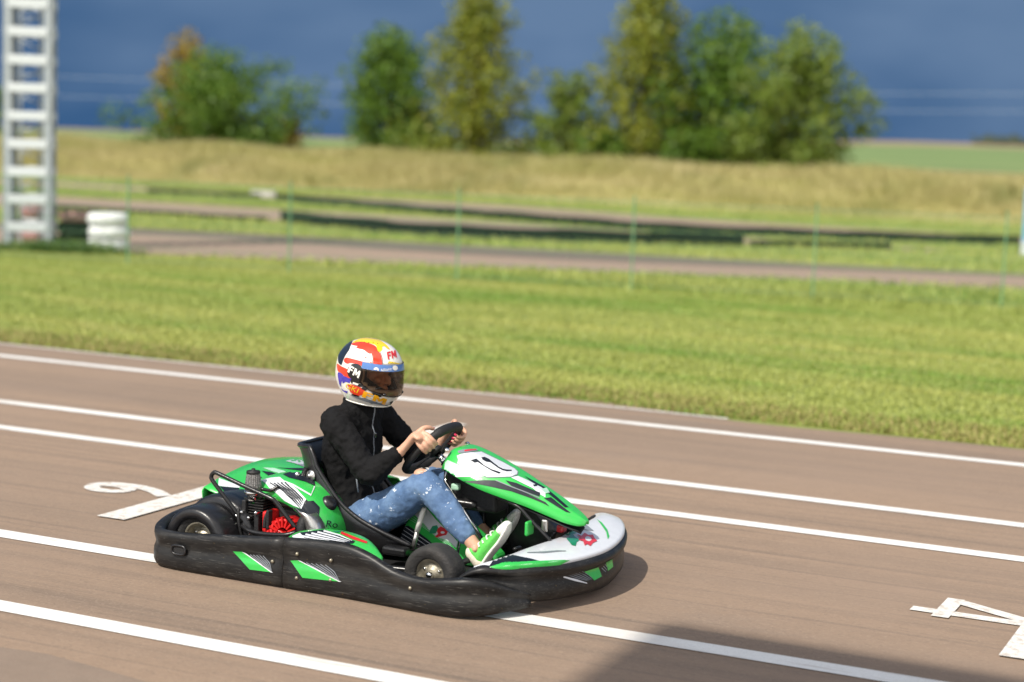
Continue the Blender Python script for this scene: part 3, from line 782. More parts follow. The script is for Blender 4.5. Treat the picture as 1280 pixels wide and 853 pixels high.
FRONTF = FRONT+[(x, -y, a, b) for x, y, a, b in FRONT[::-1][1:]]
# (paths run rear -> front on the near side, then across the nose to the far side: anticlockwise from above)
rearn = part(bumper(REAR), 'rear_bumper', M_BLK, smooth=True); rearn['label'] = 'near half of the scuffed black rear bumper'
rearf = part(bumper(REAR, flip=True), 'rear_bumper', M_BLK, smooth=True); rearf['label'] = 'far half of the scuffed black rear bumper'
siden = part(bumper(SIDE), 'side_bumper', M_BLK, smooth=True); siden['label'] = 'near scuffed black side bumper with green chevron'
sidef = part(bumper(SIDE, flip=True), 'side_bumper', M_BLK, smooth=True); sidef['label'] = 'far black side bumper'
front = part(bumper(FRONTF, PROF2), 'front_bumper', M_BLK, smooth=True)
# oval hole with a rim in the rear corner
mb = MB(); c0 = V(.116, -.696, .10)
ov = [c0+V(.036*math.copysign(abs(math.cos(q))**.6, math.cos(q)), 0, .020*math.copysign(abs(math.sin(q))**.6, math.sin(q))) for q in np.linspace(0, 2*math.pi, 25)[:-1]]
mb.tube(ov, .0055, 6, closed=True); mb.build('slot_rim', M_BLKS, rearn, True)
MB().prism(ov, V(0, .003, 0), V(0, .008, 0)).build('slot', M_BLKM, rearn)
for bx, bz in ((.905, .16), (.905, .075), (.735, .165), (.61, .115), (1.30, .10), (.735, .06)):
    MB().lathe([(0, .006), (.006, .005), (.008, .001), (.008, -.004)], (bx, -.690 if bx < 1.2 else -.703, bz), V(0, -1, 0), 12).build('bolt', M_RIM, siden if bx > .66 else rearn, True)

# ---------------- frame rails, floor tray, axles
mb = MB()
for s in (-1, 1):
    mb.tube(crom([(-.02, s*.30, .075), (.3, s*.29, .07), (.8, s*.33, .06), (1.2, s*.27, .06), (1.6, s*.22, .07)], 5), .015, 8)
mb.tube([(1.6, -.22, .07), (1.6, .22, .07)], .015, 8); mb.tube([(.75, -.33, .06), (.75, .33, .06)], .014, 8); mb.tube([(.02, -.3, .075), (.02, .3, .075)], .014, 8)
for s in (-1, 1): mb.tube(crom([(.55, s*.33, .065), (.57, s*.5, .09), (.62, s*.58, .1), (1.05, s*.58, .1), (1.12, s*.5, .09), (1.14, s*.3, .065)], 4), .011, 8)
part(mb, 'chassis', M_STEEL_B, smooth=True)
part(MB().box((.80, -.31, .035), (1.64, .31, .045)), 'floor_tray', M_BLKM)
part(MB().tube([(.13, -.5, .128), (.13, .5, .128)], .018, 12), 'rear_axle', M_CHROME, smooth=True)
part(MB().tube([(1.32, -.44, .125), (1.32, .44, .125)], .014, 10), 'front_beam', M_STEEL_B, smooth=True)

def wheel(x, y, r, w, label, steer=0):
    s = -1 if y < 0 else 1
    e = bpy.data.objects.new('wheel', None); COL.objects.link(e); e.parent = kart; e.location = (x, y, r); e.rotation_euler = (0, 0, steer); e['label'] = label
    pr = []
    h = w/2
    for rr, hh in ((.55, -.78), (.60, -.90), (.70, -.96), (.80, -1.04), (.90, -.99), (.965, -.86), (.992, -.6), (1, -.25), (1, .25), (.992, .6), (.965, .86), (.90, .99), (.80, 1.04), (.70, .96), (.60, .90), (.55, .78)):
        pr.append((rr*r, hh*h))
    MB().lathe(pr, (0, 0, 0), V(0, 1, 0), 48, True).build('tyre', M_TYRE, e, True)
    o_ = s*h
    K = .86 if r > .127 else 1.0
    rim = [(.66*r, -.80*h), (.66*r, -.72*h), (.55*r, -.6*h), (.5*r, 0), (.55*r, .6*h), (.62*r*K, .80*h), (.665*r, .86*h), (.655*r*K, .90*h), (.60*r*K, .86*h), (.52*r*K, .55*h), (.40*r, .40*h), (.30*r, .42*h), (.22*r, .62*h), (.14*r, .66*h), (0.001, .66*h)]
    MB().lathe(rim, (0, 0, 0), V(0, s, 0), 40).build('rim', M_RIM, e, True)
    mb = MB()
    for k in range(3 if r > .126 else 3):
        a = k*2*math.pi/3+.5
        mb.lathe([(.007, -.02), (.007, .004), (0.0005, .006)], V(.33*r*math.cos(a), s*.47*h, .33*r*math.sin(a)), V(0, s, 0), 8)
    mb.lathe([(.016, -.02), (.016, .012), (.010, .018), (.0005, .018)], V(0, s*.70*h, 0), V(0, s, 0), 12)
    mb.build('hub_nut', M_CHROME, e, True)
    return e
wheel(.13, -.495, .128, .17, 'rear wheel on the near side under the black arch')
wheel(.13, .495, .128, .17, 'rear wheel on the far side')
wheel(1.315, -.515, .126, .118, 'front wheel on the near side', R(-3))
wheel(1.315, .515, .126, .118, 'front wheel on the far side', R(-3))

# ---------------- rear wheel arch and inner guards
def arch(name, c, r, y0, y1, th=.012, a0=-8, a1=188, lip=.03, m=M_BLKS):
    rows = []
    for q in np.linspace(R(a0), R(a1), 25):
        dx, dz = math.cos(q), math.sin(q)
        pr = [(r-.05, y0+.004), (r-lip, y0), (r-.012, y0-.004), (r, y0+.010), (r+.004, y0+.04), (r+.004, y1-.04), (r, y1-.01), (r-.02, y1), (r-.022, y1-.006), (r-.006, y1-.02), (r-.006, y0+.03), (r-.02, y0+.012), (r-.05, y0+.010)]
        rows.append([V(c[0]+dx*a, b, c[2]+dz*a) for a, b in pr])
    mb = MB(); mb.grid(rows, closed_u=True); k = len(rows[0])
    mb.f.append(tuple(range(k))); mb.f.append(tuple(range((len(rows)-1)*k, len(rows)*k)))
    return part(mb, name, m, smooth=True)
arch('wheel_arch', (.118, 0, .115), .155, -.592, -.43)
arch('wheel_arch', (.118, 0, .115), .155, .43, .592)
arch('inner_guard', (.140, 0, .115), .190, -.435, -.20, a0=-12, a1=186, lip=.10)
# filler between guards
part(MB().box((.30, -.34, .06), (.64, -.20, .27)), 'engine_cover', M_BLKM, bevel=.02, seg=3)
part(MB().box((.02, -.36, .06), (.27, .30, .235)), 'chain_case', M_BLKM, bevel=.03, seg=3)

# ---------------- green rear cowl: crowned deck over the axle from the near engine bay to the far pod
rows = []
for i in range(11):
    f = i/10; x = -.005+.52*f
    row = []
    for j in range(19):
        y0_ = -.37+.12*float(smooth01((x-.10)/.25))
        y = y0_+(.56-y0_)*j/18
        yy = (y-.10)/.5
        z = .372-.062*max(0, abs(yy)-.05)**1.5-.02*f-.11*f*max(0, -yy)**1.1-.03*f*f*max(0, yy)
        xx = x+(.02*abs(yy)**2 if f < .05 else 0)
        row.append(V(xx, y, z))
    rows.append(row)
back = [V(p.x-.012, p.y*1.0, p.z-.02) for p in rows[0]]; back2 = [V(p.x-.006, p.y, p.z-.075-.03*min(1, max(0, p.y*2))) for p in rows[0]]
far = [r_[-1] for r_ in rows]
mb = MB(); mb.grid([back2, back]+rows)
sidefar = [[r_[-1] for r_ in rows], [V(r_[-1].x, r_[-1].y+.03, r_[-1].z-.03) for r_ in rows], [V(r_[-1].x, r_[-1].y+.04, .16) for r_ in rows]]
mb.grid(sidefar)
cowl = part(mb, 'rear_cowl', M_GREEN, smooth=True, solid=.006, off=-1)
# ---------------- rounded green cover between engine and seat (fuel filler side)
prof = [(.235, .335), (.27, .378), (.36, .402), (.46, .398), (.55, .368), (.62, .318), (.665, .255), (.685, .19), (.680, .12)]
prof = crom(prof, 4); rows = []
for yy, dn, sh in ((-.12, .05, -.03), (-.15, .010, -.006), (-.19, 0, 0), (-.25, .0, 0), (-.31, .006, -.004), (-.355, .02, -.014), (-.385, .05, -.035), (-.395, .09, -.06)):
    cx_, cz_ = .43, .17
    row = []
    for p in prof:
        d = V(p[0]-cx_, 0, p[1]-cz_); L = d.length; d.normalize()
        row.append(V(cx_, yy, cz_)+d*(L-dn))
    rows.append(row)
mb = MB(); mb.grid(rows)
tank = part(mb, 'tank_cover', M_GREEN, smooth=True, solid=.006)
for kx, ky, kz, s_ in ((.568, -.345, .308, .038), (.632, -.27, .308, .038)):
    o = part(MB().lathe([(0.001, .5*s_), (.45*s_, .46*s_), (.8*s_, .28*s_), (1*s_, -.05*s_), (1.05*s_, -.5*s_)], (0, 0, 0), V(0, 0, 1), 20), 'rubber_knob', M_BLKS, smooth=True)
    o.location = (kx, ky, kz); o.rotation_euler = (R(12), R(38), 0)
o = part(MB().lathe([(0.001, .012), (.011, .011), (.013, .0), (.013, -.02)], (.43, -.23, .404), V(0, 0, 1), 14), 'filler_bolt', M_CHROME, smooth=True)

# ---------------- side pod covers
def pod_cover(s, name='pod_cover'):
    e = []
    out = [(.625, -.630, .198), (.75, -.628, .218), (.9, -.630, .230), (1.0, -.625, .220), (1.065, -.61, .192), (1.10, -.59, .165)]
    inn = [(.675, -.515, .230), (.75, -.49, .240), (.86, -.48, .240), (.96, -.50, .230), (1.04, -.54, .205), (1.09, -.57, .170)]
    o_, i_ = crom(out, 4), crom(inn, 4)
    rows = []
    for f in (-.18, 0, .08, .3, .5, .7, .92, 1, 1.05):
        row = []
        for a, b in zip(o_, i_):
            p = V(*a).lerp(V(*b), f); p.z += .012*math.sin(math.pi*min(1, max(0, f)))-(.03 if f < 0 else 0)-(.06 if f > 1 else 0); p.y *= 1
            if s > 0: p.y = -p.y
            row.append(p)
        rows.append(row)
    return part(MB().grid(rows), name, M_GREEN, smooth=True, solid=.005)
podn = pod_cover(-1)
pod_cover(1)['label'] = 'far pod cover'
# tank console between the legs, carrying the star emblem
con = MB().prism([V(x, 0, z) for x, z in ((.84, .05), (.885, .17), (.955, .315), (1.0, .345), (1.06, .335), (1.20, .235), (1.37, .115), (1.38, .05))], V(0, -.055, 0), V(0, .055, 0))
console = part(con, 'centre_console', M_GREEN, bevel=.018, seg=3)

# ---------------- engine on the near side
def fins(mb, c, rx, ry, z0, z1, n, th=.004):
    for i in range(n):
        z = z0+(z1-z0)*i/(n-1)
        mb.box((c[0]-rx, c[1]-ry, z-th/2), (c[0]+rx, c[1]+ry, z+th/2))
eng = MB()
part(MB().box((.27, -.40, .065), (.40, -.22, .20)), 'crankcase', M_DKMET, bevel=.018, seg=3)
mb = MB(); mb.lathe([(.036, .20), (.036, .31)], (.315, -.36, 0), n=16); fins(mb, (.315, -.36), .052, .05, .205, .305, 9)
part(mb, 'cylinder', M_DKMET)
part(MB().box((.27, -.405, .312), (.36, -.315, .334)), 'cylinder_head', M_DKMET, bevel=.008)
part(MB().box((.30, -.33, .25), (.56, -.18, .335)), 'air_box', M_BLKS, bevel=.025, seg=3)
# black mounting plates, chain guard, levers
part(MB().box((.262, -.428, .10), (.285, -.40, .30)), 'engine_mount', M_BLKM, bevel=.006)
part(MB().box((.335, -.435, .08), (.360, -.405, .245)), 'engine_mount', M_BLKM, bevel=.006)
for bx, bz in ((.245, .225), (.256, .192), (.31, .224), (.272, .245), (.35, .252), (.32, .13), (.315, .155)):
    part(MB().lathe([(.0005, .010), (.007, .009), (.009, .002), (.009, -.02)], (bx, -.437, bz), V(0, -1, 0), 10), 'engine_bolt', M_CHROME, smooth=True)
# red fan housing: finned upper block and a radially ribbed disc below it
mb = MB()
mb.box((.375, -.43, .165), (.408, -.29, .262)); part(mb, 'fan_shroud', M_RED, bevel=.01)
mb = MB(); 
rows = []
for f in np.linspace(0, 1, 9):
    a = R(200)-f*R(220)
    rows.append([V(.497+.075*math.cos(a), y, .175+.068*math.sin(a)) for y in (-.28, -.40, -.432, -.438)])
mb.grid(rows); part(mb, 'fan_shroud', M_RED, smooth=True, solid=.012)
mb = MB()
for i in range(7):
    a = R(160)-i*R(22)
    mb.box((-.004, -.446, .030), (.004, -.40, .075), Matrix.Translation((.497, 0, .175)) @ Matrix.Rotation(math.pi/2-a, 4, 'Y'))
part(mb, 'shroud_rib', M_RED)
mb = MB()
mb.lathe([(.030, 0), (.070, 0), (.074, .006), (.074, .03)], (.452, -.440, .120), V(0, 1, 0), 30)
part(mb, 'fan_disc', M_RED, smooth=True)
ribm = None
for i in range(22):
    a = i*2*math.pi/22
    if ribm is None:
        ribm = part(MB().box((.033, -.004, -.0022), (.071, .004, .0022)), 'fan_rib', M_RED); o = ribm
    else:
        o = ribm.copy(); COL.objects.link(o); o.parent = kart
    o.location = (.452, -.444, .120); o.rotation_euler = (0, a, 0)
part(MB().lathe([(.0005, 0), (.029, 0), (.031, .008)], (.452, -.446, .120), V(0, 1, 0), 24), 'fan_hub', M_BLKM, smooth=True)
part(MB().box((.405, -.445, .185), (.422, -.41, .27)), 'spark_lead', M_BLKM, bevel=.005)
part(MB().tube(crom([(.412, -.43, .27), (.40, -.44, .23), (.40, -.445, .19)], 5), .008, 8), 'cable', M_BLKM, smooth=True)
# air filter: pleated cone with black cap
mb = MB(); rows = []
for h, r_ in ((0, .036), (.02, .037), (.075, .029), (.085, .027)):
    rows.append([V(.305+(r_+(.0022 if k % 2 else 0))*math.cos(k*math.pi/22), -.40+(r_+(.0022 if k % 2 else 0))*math.sin(k*math.pi/22), .343+h) for k in range(44)])
mb.grid(rows, closed_u=True); flt = part(mb, 'air_filter', M_GREASE)
MB().lathe([(.0005, .452), (.008, .452), (.009, .443), (.031, .441), (.032, .430), (.0005, .428)], (.305, -.40, -.008), n=20).build('filter_cap', M_BLKM, flt, True)
MB().lathe([(.026, .30), (.026, .322), (.038, .326), (.040, .345), (.0005, .346)], (.305, -.40, 0), n=20).build('filter_clamp', M_CHROME, flt, True)
# silver silencer bracket
rows = []
for t in np.linspace(0, 1, 7):
    x = .592+.060*math.sin(t*1.5); z = .285-.13*t+.02*math.sin(t*3.1)
    rows.append([V(x-.035+.004*t, -.435, z+.012), V(x-.012, -.447, z+.004), V(x+.018, -.447, z), V(x+.036, -.43, z-.006), V(x+.04, -.38, z-.006)])
part(MB().grid(rows), 'silencer_bracket', M_ALU, smooth=True, solid=.004)
part(MB().lathe([(.0005, 0), (.018, 0), (.022, .006), (.022, .06)], (.648, -.436, .185), V(0, 1, 0), 16), 'silencer_cap', M_RED, smooth=True)
part(MB().tube(crom([(.60, -.40, .265), (.585, -.42, .21), (.60, -.42, .13)], 5), .028, 14), 'silencer', M_BLKM, smooth=True)
# engine guard of bent black tube
g = crom([(.278, -.43, .20), (.205, -.445, .285), (.125, -.455, .372), (.115, -.455, .395), (.128, -.455, .412), (.150, -.455, .412), (.28, -.455, .375), (.43, -.455, .335), (.462, -.452, .318), (.51, -.445, .265), (.565, -.435, .205)], 5)
part(MB().tube(g, .0098, 12), 'engine_guard', M_STEEL_B, smooth=True)
part(MB().tube(crom([(.275, -.44, .185), (.33, -.462, .172), (.40, -.466, .168), (.52, -.466, .178), (.57, -.445, .192)], 5), .0108, 12), 'guard_tube', M_STEEL_B, smooth=True)
part(MB().tube(crom([(.36, -.42, .36), (.40, -.40, .355), (.43, -.38, .375)], 4), .008, 8), 'guard_tube', M_STEEL_B, smooth=True)
part(MB().tube(crom([(.255, -.44, .26), (.265, -.45, .2), (.28, -.44, .12)], 5), .007, 8), 'cable', M_BLKM, smooth=True)

# ---------------- bucket seat
cen = crom([(1.00, .115), (.90, .075), (.75, .055), (.62, .058), (.52, .10), (.455, .21), (.41, .34), (.405, .42), (.385, .485), (.362, .522)], 4)
edg = crom([(1.01, .140), (.94, .165), (.86, .195), (.755, .240), (.665, .300), (.585, .385), (.53, .450), (.515, .485), (.492, .52), (.475, .536)], 4)
wid = crom([(.185,), (.20,), (.215,), (.225,), (.228,), (.226,), (.222,), (.218,), (.21,), (.20,)], 4)
rows = []
for c_, e_, w_ in zip(cen, edg, wid):
    row = []
    for a in np.linspace(-1, 1, 25):
        f = abs(a)**3.2
        row.append(V(c_[0]+(e_[0]-c_[0])*f, math.copysign(abs(a)**.62, a)*w_[0], c_[1]+(e_[1]-c_[1])*f))
    rows.append(row)
seat = part(MB().grid(rows), 'seat', M_BLKS, smooth=True, solid=.010, off=0)
lip = [r_[0] for r_ in rows]+rows[-1][1:-1]+[r_[-1] for r_ in rows[::-1]]
o = MB().tube(lip, .0105, 10).build('seat_rim', M_BLKS, seat, True)
MB().lathe([(.0005, .016), (.008, .014), (.010, .004), (.024, .003), (.026, -.004)], (.497, -.224, .405), V(-.2, -.97, .12), 18).build('seat_bolt', M_ALU, seat, True)
part(MB().tube([(.465, -.21, .435), (.42, -.24, .30), (.34, -.26, .10)], .012, 10), 'seat_stay', M_STEEL_B, smooth=True)
part(MB().tube([(.465, .21, .435), (.42, .24, .30), (.34, .26, .10)], .012, 10), 'seat_stay', M_STEEL_B, smooth=True)
part(MB().box((.90, -.26, .10), (1.02, -.20, .14)), 'seat_bracket', M_STEEL_B, bevel=.012)

# ---------------- steering
SC = V(1.005, 0, .557); E1 = V(0, 1, 0); E2 = V(.66, 0, .75).normalized(); EN = E1.cross(E2).normalized()    # EN points to the driver? fixed below
if EN.x > 0: EN = -EN
ROT = R(0)
def rim_pt(q, rr=1.0):
    """outline of the wheel: flattened at top and bottom"""
    ca, sa = math.cos(q), math.sin(q)
    a = math.copysign(abs(ca)**.78, ca)*.150; b = math.copysign(abs(sa)**.78, sa)*.138
    a, b = a*math.cos(ROT)-b*math.sin(ROT), a*math.sin(ROT)+b*math.cos(ROT)
    return SC+E1*(a*rr)+E2*(b*rr)
mb = MB()
qs = np.linspace(0, 2*math.pi, 61)[:-1]
mb.tube([rim_pt(q) for q in qs], [(.0180+.004*(abs(math.sin(q)) > .75)) for q in qs], 14, closed=True)
sw = part(mb, 'steering_wheel', M_BLKM, smooth=True)
for q in (R(10), R(170), R(270)):
    p = rim_pt(q, .9); c_ = SC-EN*.025
    t = (p-c_)
    nn = EN.cross(t).normalized()
    MB().prism([c_+nn*.014, p+nn*.012, p-nn*.012, c_-nn*.014], EN*-.003, EN*.003).build('spoke', M_BLKM, sw)
MB().lathe([(.0005, .018), (.030, .016), (.036, .004), (.036, -.004), (.02, -.012)], SC-EN*.025, EN, 20).build('hub', M_BLKM, sw, True)
ad = (-EN)
part(MB().tube([SC-EN*.03, SC-EN*.12], .016, 14), 'column_boss', M_CHROME, smooth=True)
part(MB().tube([SC-EN*.10, V(1.105, -.05, .42), V(1.20, -.05, .30), V(1.32, -.03, .13)], .0115, 12), 'steering_column', M_CHROME, smooth=True)
part(MB().lathe([(.022, 0), (.022, .03), (.014, .035)], SC-EN*.115, EN, 14), 'column_clamp', M_STEEL_B, smooth=True)
part(MB().tube(crom([(1.10, -.06, .345), (1.17, -.05, .335), (1.26, -.04, .33)], 4), .020, 12), 'column_support', M_STEEL_B, smooth=True)
part(MB().tube([(1.053, -.15, .315), (1.020, -.15, .200)], .0125, 12), 'brake_lever', M_SOLE, smooth=True)
part(MB().tube([(1.020, -.15, .200), (1.000, -.15, .115)], .0105, 12), 'lever_foot', M_ALU, smooth=True)
part(MB().tube([(1.19, -.03, .27), (1.30, -.30, .13), (1.315, -.44, .126)], .009, 8), 'tie_rod', M_CHROME, smooth=True)

# ---------------- steering column fairing (number panel)
FC = [(1.112, .545, .070, .072), (1.135, .574, .110, .082), (1.18, .585, .142, .094), (1.26, .564, .158, .100), (1.36, .526, .158, .096), (1.46, .486, .138, .086), (1.55, .446, .112, .074), (1.64, .405, .092, .064), (1.715, .366, .072, .052), (1.765, .336, .046, .036), (1.788, .318, .018, .018)]
fc = crom(FC, 4); rows = []
for x, z, w_, d_ in fc:
    row = []
    for a in np.linspace(-1, 1, 21):
        aa = abs(a)
        ys = a*w_*(1 if aa < .8 else 1)
        dz = d_*(max(0, aa-.35)/.65)**2
        row.append(V(x-dz*.28, ys, z-dz))
    rows.append(row)
mb = MB(); mb.grid(rows)
fairing = part(mb, 'front_fairing', M_GREEN, smooth=True, solid=.008)
for s in (-1, 1):
    MB().lathe([(.0005, .007), (.007, .006), (.012, .001), (.013, -.004)], (1.13, s*.10, .578), V(-.2, s*.5, 1), 14).build('fairing_bolt', M_CHROME, fairing, True)
# black under-shell, brackets and the footwell box beneath it
rows = []
for x, z, w_, d_ in fc[6:-4]:
    rows.append([V(x-.01, a*w_*.86, z-d_*.9-.022-.02*(1-abs(a))) for a in np.linspace(-1, 1, 9)])
part(MB().grid(rows), 'fairing_shell', M_BLKM, smooth=True, solid=.006)
mb = MB()
tk = [(1.14, .06), (1.52, .06), (1.56, .22), (1.46, .315), (1.30, .345), (1.15, .335)]
part(MB().prism([V(x, 0, z) for x, z in tk], V(0, .16, 0), V(0, .30, 0)), 'fuel_tank', M_BLKS, bevel=.025, seg=3)
for xx in (1.20, 1.32): part(MB().tube([(xx, .155, .10), (xx-.005, .155, .32)], .0065, 8), 'tank_strap', M_BLKS, smooth=True)
part(MB().tube(crom([(1.40, -.11, .395), (1.50, -.11, .365), (1.56, -.11, .315), (1.66, -.11, .235)], 4), .0085, 10), 'fairing_stay', M_STEEL_B, smooth=True)
part(MB().tube(crom([(1.40, .11, .395), (1.50, .11, .365), (1.56, .11, .315), (1.66, .11, .235)], 4), .0085, 10), 'fairing_stay', M_STEEL_B, smooth=True)
part(MB().box((1.60, -.085, .262), (1.63, -.070, .318)), 'fairing_bracket', M_ALU, bevel=.008)
part(MB().box((1.62, .03, .24), (1.655, .08, .275)), 'brake_reservoir', M_REDS, bevel=.01)
part(MB().box((1.15, -.09, .395), (1.19, -.06, .425)), 'display_box', M_PALEG, bevel=.008)
part(MB().prism([V(1.10, 0, .30), V(1.10, 0, .47), (1.17, 0, .50), (1.36, 0, .43), (1.36, 0, .30)], V(0, -.045, 0), V(0, .09, 0)), 'column_cover', M_BLKM, bevel=.02, seg=3)

# ---------------- white nose spoiler between bumper and fairing
nose_o = [(1.555, -.632, .196), (1.60, -.626, .210), (1.66, -.596, .220), (1.72, -.535, .224), (1.785, -.43, .220), (1.835, -.30, .214), (1.868, -.15, .210), (1.880, 0, .208)]
nose_i = [(1.552, -.615, .200), (1.585, -.565, .216), (1.61, -.50, .228), (1.632, -.42, .236), (1.645, -.32, .240), (1.652, -.20, .238), (1.655, -.10, .234), (1.655, 0, .230)]
nose_o += [(x, -y, z) for x, y, z in nose_o[::-1][1:]]; nose_i += [(x, -y, z) for x, y, z in nose_i[::-1][1:]]
o_, i_ = crom(nose_o, 4), crom(nose_i, 4); rows = []
for f in (-.05, 0, .06, .2, .4, .6, .8, .94, 1, 1.04):
    row = []
    for a, b in zip(o_, i_):
        p = V(*a).lerp(V(*b), max(0, min(1, f))); p.z += .014*math.sin(math.pi*min(1, max(0, f)))
        if f < 0: p.z -= .02
        if f > 1: p.z -= .04; p.x -= .004
        row.append(p)
    rows.append(row)
nose = part(MB().grid(rows), 'nose_spoiler', M_WHITE, smooth=True, solid=.006)
# pedals
part(MB().box((1.555, -.16, .25), (1.572, -.09, .315)), 'pedal_pad', M_GREEN, bevel=.008)
for s, m_ in ((-1, M_STEEL_B), (1, M_STEEL_B)):
    part(MB().tube(crom([(1.46, s*.16, .06), (1.53, s*.165, .16), (1.545, s*.17, .20), (1.545, s*.23, .205)], 4), .008, 8), 'pedal', m_, smooth=True)

# ================================================================== THE DRIVER (same local axes as the kart)
person = empty('person', (0, 0, 0), 0)
PO = V(.62, 0, .07)                                 # where the driver sits, in kart axes
person.matrix_world = Matrix.Translation(KO) @ Matrix.Rotation(KA, 4, 'Z') @ Matrix.Translation(PO)
tag(person, 'person in black jacket, torn blue jeans and red and white helmet steering the kart', 'person')

def pchild(o):
    o.parent = person
    o.location = o.location-PO if o.type != 'EMPTY' else o.location-PO
    return o

def limb(mb, pts, radii, n=16, per=5, cap=True):
    """closed tapering tube with rounded ends; radii float or (across, deep)"""
    rr = [r_ if isinstance(r_, tuple) else (r_, r_) for r_ in radii]
    P = crom(pts, per); Q = crom(rr, per)
    P = [Vector(p) for p in P]; Q = [tuple(q) for q in Q]
    # rounded ends
    d0 = (P[0]-P[1]).normalized(); d1 = (P[-1]-P[-2]).normalized()
    r0 = min(Q[0]); r1 = min(Q[-1])
    for a, s in ((.5, .86), (.87, .5), (1, .12)):
        P.insert(0, P[0]*0+Vector(pts[0])+d0*r0*a); Q.insert(0, (rr[0][0]*s, rr[0][1]*s))
        P.append(Vector(pts[-1])+d1*r1*a); Q.append((rr[-1][0]*s, rr[-1][1]*s))
    mb.tube(P, Q, n)

def ell(mb, c, r, n=18, m=12, M=None):
    rows = []
    for i in range(m+1):
        t = math.pi*i/m; s_ = max(math.sin(t), .02)
        row = []
        for j in range(n):
            q = 2*math.pi*j/n; p = V(r[0]*s_*math.cos(q), r[1]*s_*math.sin(q), r[2]*math.cos(t))
            if M is not None: p = M @ p
            row.append(p+Vector(c))
        rows.append(row)
    b = len(mb.v); mb.grid(rows, closed_u=True)
    mb.f.append(tuple(b+j for j in range(n))); mb.f.append(tuple(b+m*n+j for j in range(n))[::-1])

def fuse(mb, name, m, voxel, smooth=4, parent=None, wrinkle=0, wsize=.06, fac=.5):
    """union of overlapping closed shapes as ONE continuous skin"""
    me = bpy.data.meshes.new('tmp'); me.from_pydata([tuple(v) for v in mb.v], [], mb.f)
    bm = bmesh.new(); bm.from_mesh(me); bmesh.ops.recalc_face_normals(bm, faces=bm.faces); bm.to_mesh(me); bm.free()
    o = bpy.data.objects.new('tmp', me); COL.objects.link(o)
    rm = o.modifiers.new('r', 'REMESH'); rm.mode = 'VOXEL'; rm.voxel_size = voxel; rm.adaptivity = 0
    sm = o.modifiers.new('s', 'SMOOTH'); sm.iterations = smooth; sm.factor = fac
    if wrinkle:
        for k, (w_, sz) in enumerate(((wrinkle, wsize), (wrinkle*.45, wsize*.4))):
            tx = bpy.data.textures.new('folds', 'CLOUDS'); tx.noise_scale = sz; tx.noise_depth = 2
            dm = o.modifiers.new('d%d' % k, 'DISPLACE'); dm.texture = tx; dm.strength = w_; dm.mid_level = .5; dm.texture_coords = 'LOCAL'
    dg = bpy.context.evaluated_depsgraph_get()
    me2 = bpy.data.meshes.new_from_object(o.evaluated_get(dg)); me2.name = name
    bpy.data.objects.remove(o); bpy.data.meshes.remove(me)
    me2.materials.clear()
    ob = link(name, me2, m, None, True)
    return ob

# ---- joints (kart axes)
SH_R, EL_R, WR_R = V(.600, -.185, .655), V(.815, -.235, .455), V(.945, -.190, .560)
SH_L, EL_L, WR_L = V(.600, .180, .655), V(.80, .255, .465), V(.945, .185, .545)
HIP_R, KN_R, AN_R = V(.72, -.100, .190), V(1.090, -.185, .425), V(1.352, -.205, .175)
HIP_L, KN_L, AN_L = V(.70, .105, .185), V(.94, .19, .37), V(1.225, .155, .15)
HEAD = V(.660, 0, .868)

def hand(mb, nails, q, side, wrist):
    """hand closed round the rim at rim angle q; side -1 near hand, +1 far hand. Returns nothing, adds palm, four fingers, thumb"""
    c = rim_pt(q); t = (rim_pt(q+.05)-rim_pt(q-.05)).normalized()
    if t.dot(E2) < 0: t = -t
    o = (c-SC); o = (o-EN*o.dot(EN)); o = (o-t*o.dot(t)).normalized()
    d = EN
    P = lambda a, b, k: c+o*a+d*b+t*k
    # palm: from wrist to knuckles
    heel = P(.030, .050, -.012)
    limb(mb, [wrist, wrist.lerp(heel, .5), heel, P(.036, .022, .0)], [(.024, .021), (.026, .019), (.036, .019), (.037, .016)], 14, 4)
    kn = [(.032, .0300), (.011, .0320), (-.011, .0315), (-.031, .0285)]
    for i, (k, L) in enumerate(kn):
        s_ = (.96, 1.05, 1.0, .84)[i]; rad = (.0092, .0095, .0090, .0080)[i]
        j = (.0, .003, .001, -.003)[i]
        a0 = P(.034, .014, k*.92); a1 = P(.034+j, -.018*s_, k); a2 = P(.008, -.036*s_, k*1.0-.001); a3 = P(-.018*s_, -.030, k*.98-.002); a4 = P(-.026, -.012*s_, k*.97-.002)
        limb(mb, [P(.030, .032, k*.7), a0, a1, a2, a3, a4], [rad*1.05, rad*1.15, rad*1.1, rad, rad*.92, rad*.8], 10, 4)
        if nails is not None: nails.append((a4, a3, o, d, t, rad))
    # thumb: leaves the side of the palm near its base and lies over the near face of the rim
    limb(mb, [P(.030, .052, .006), P(.022, .050, .036), P(.004, .040, .054), P(-.016, .029, .060)], [.013, .0125, .0108, .009], 10, 4)
    if nails is not None: nails.append((P(-.016, .029, .060), P(.004, .040, .054), -o, -d, t, .0095))

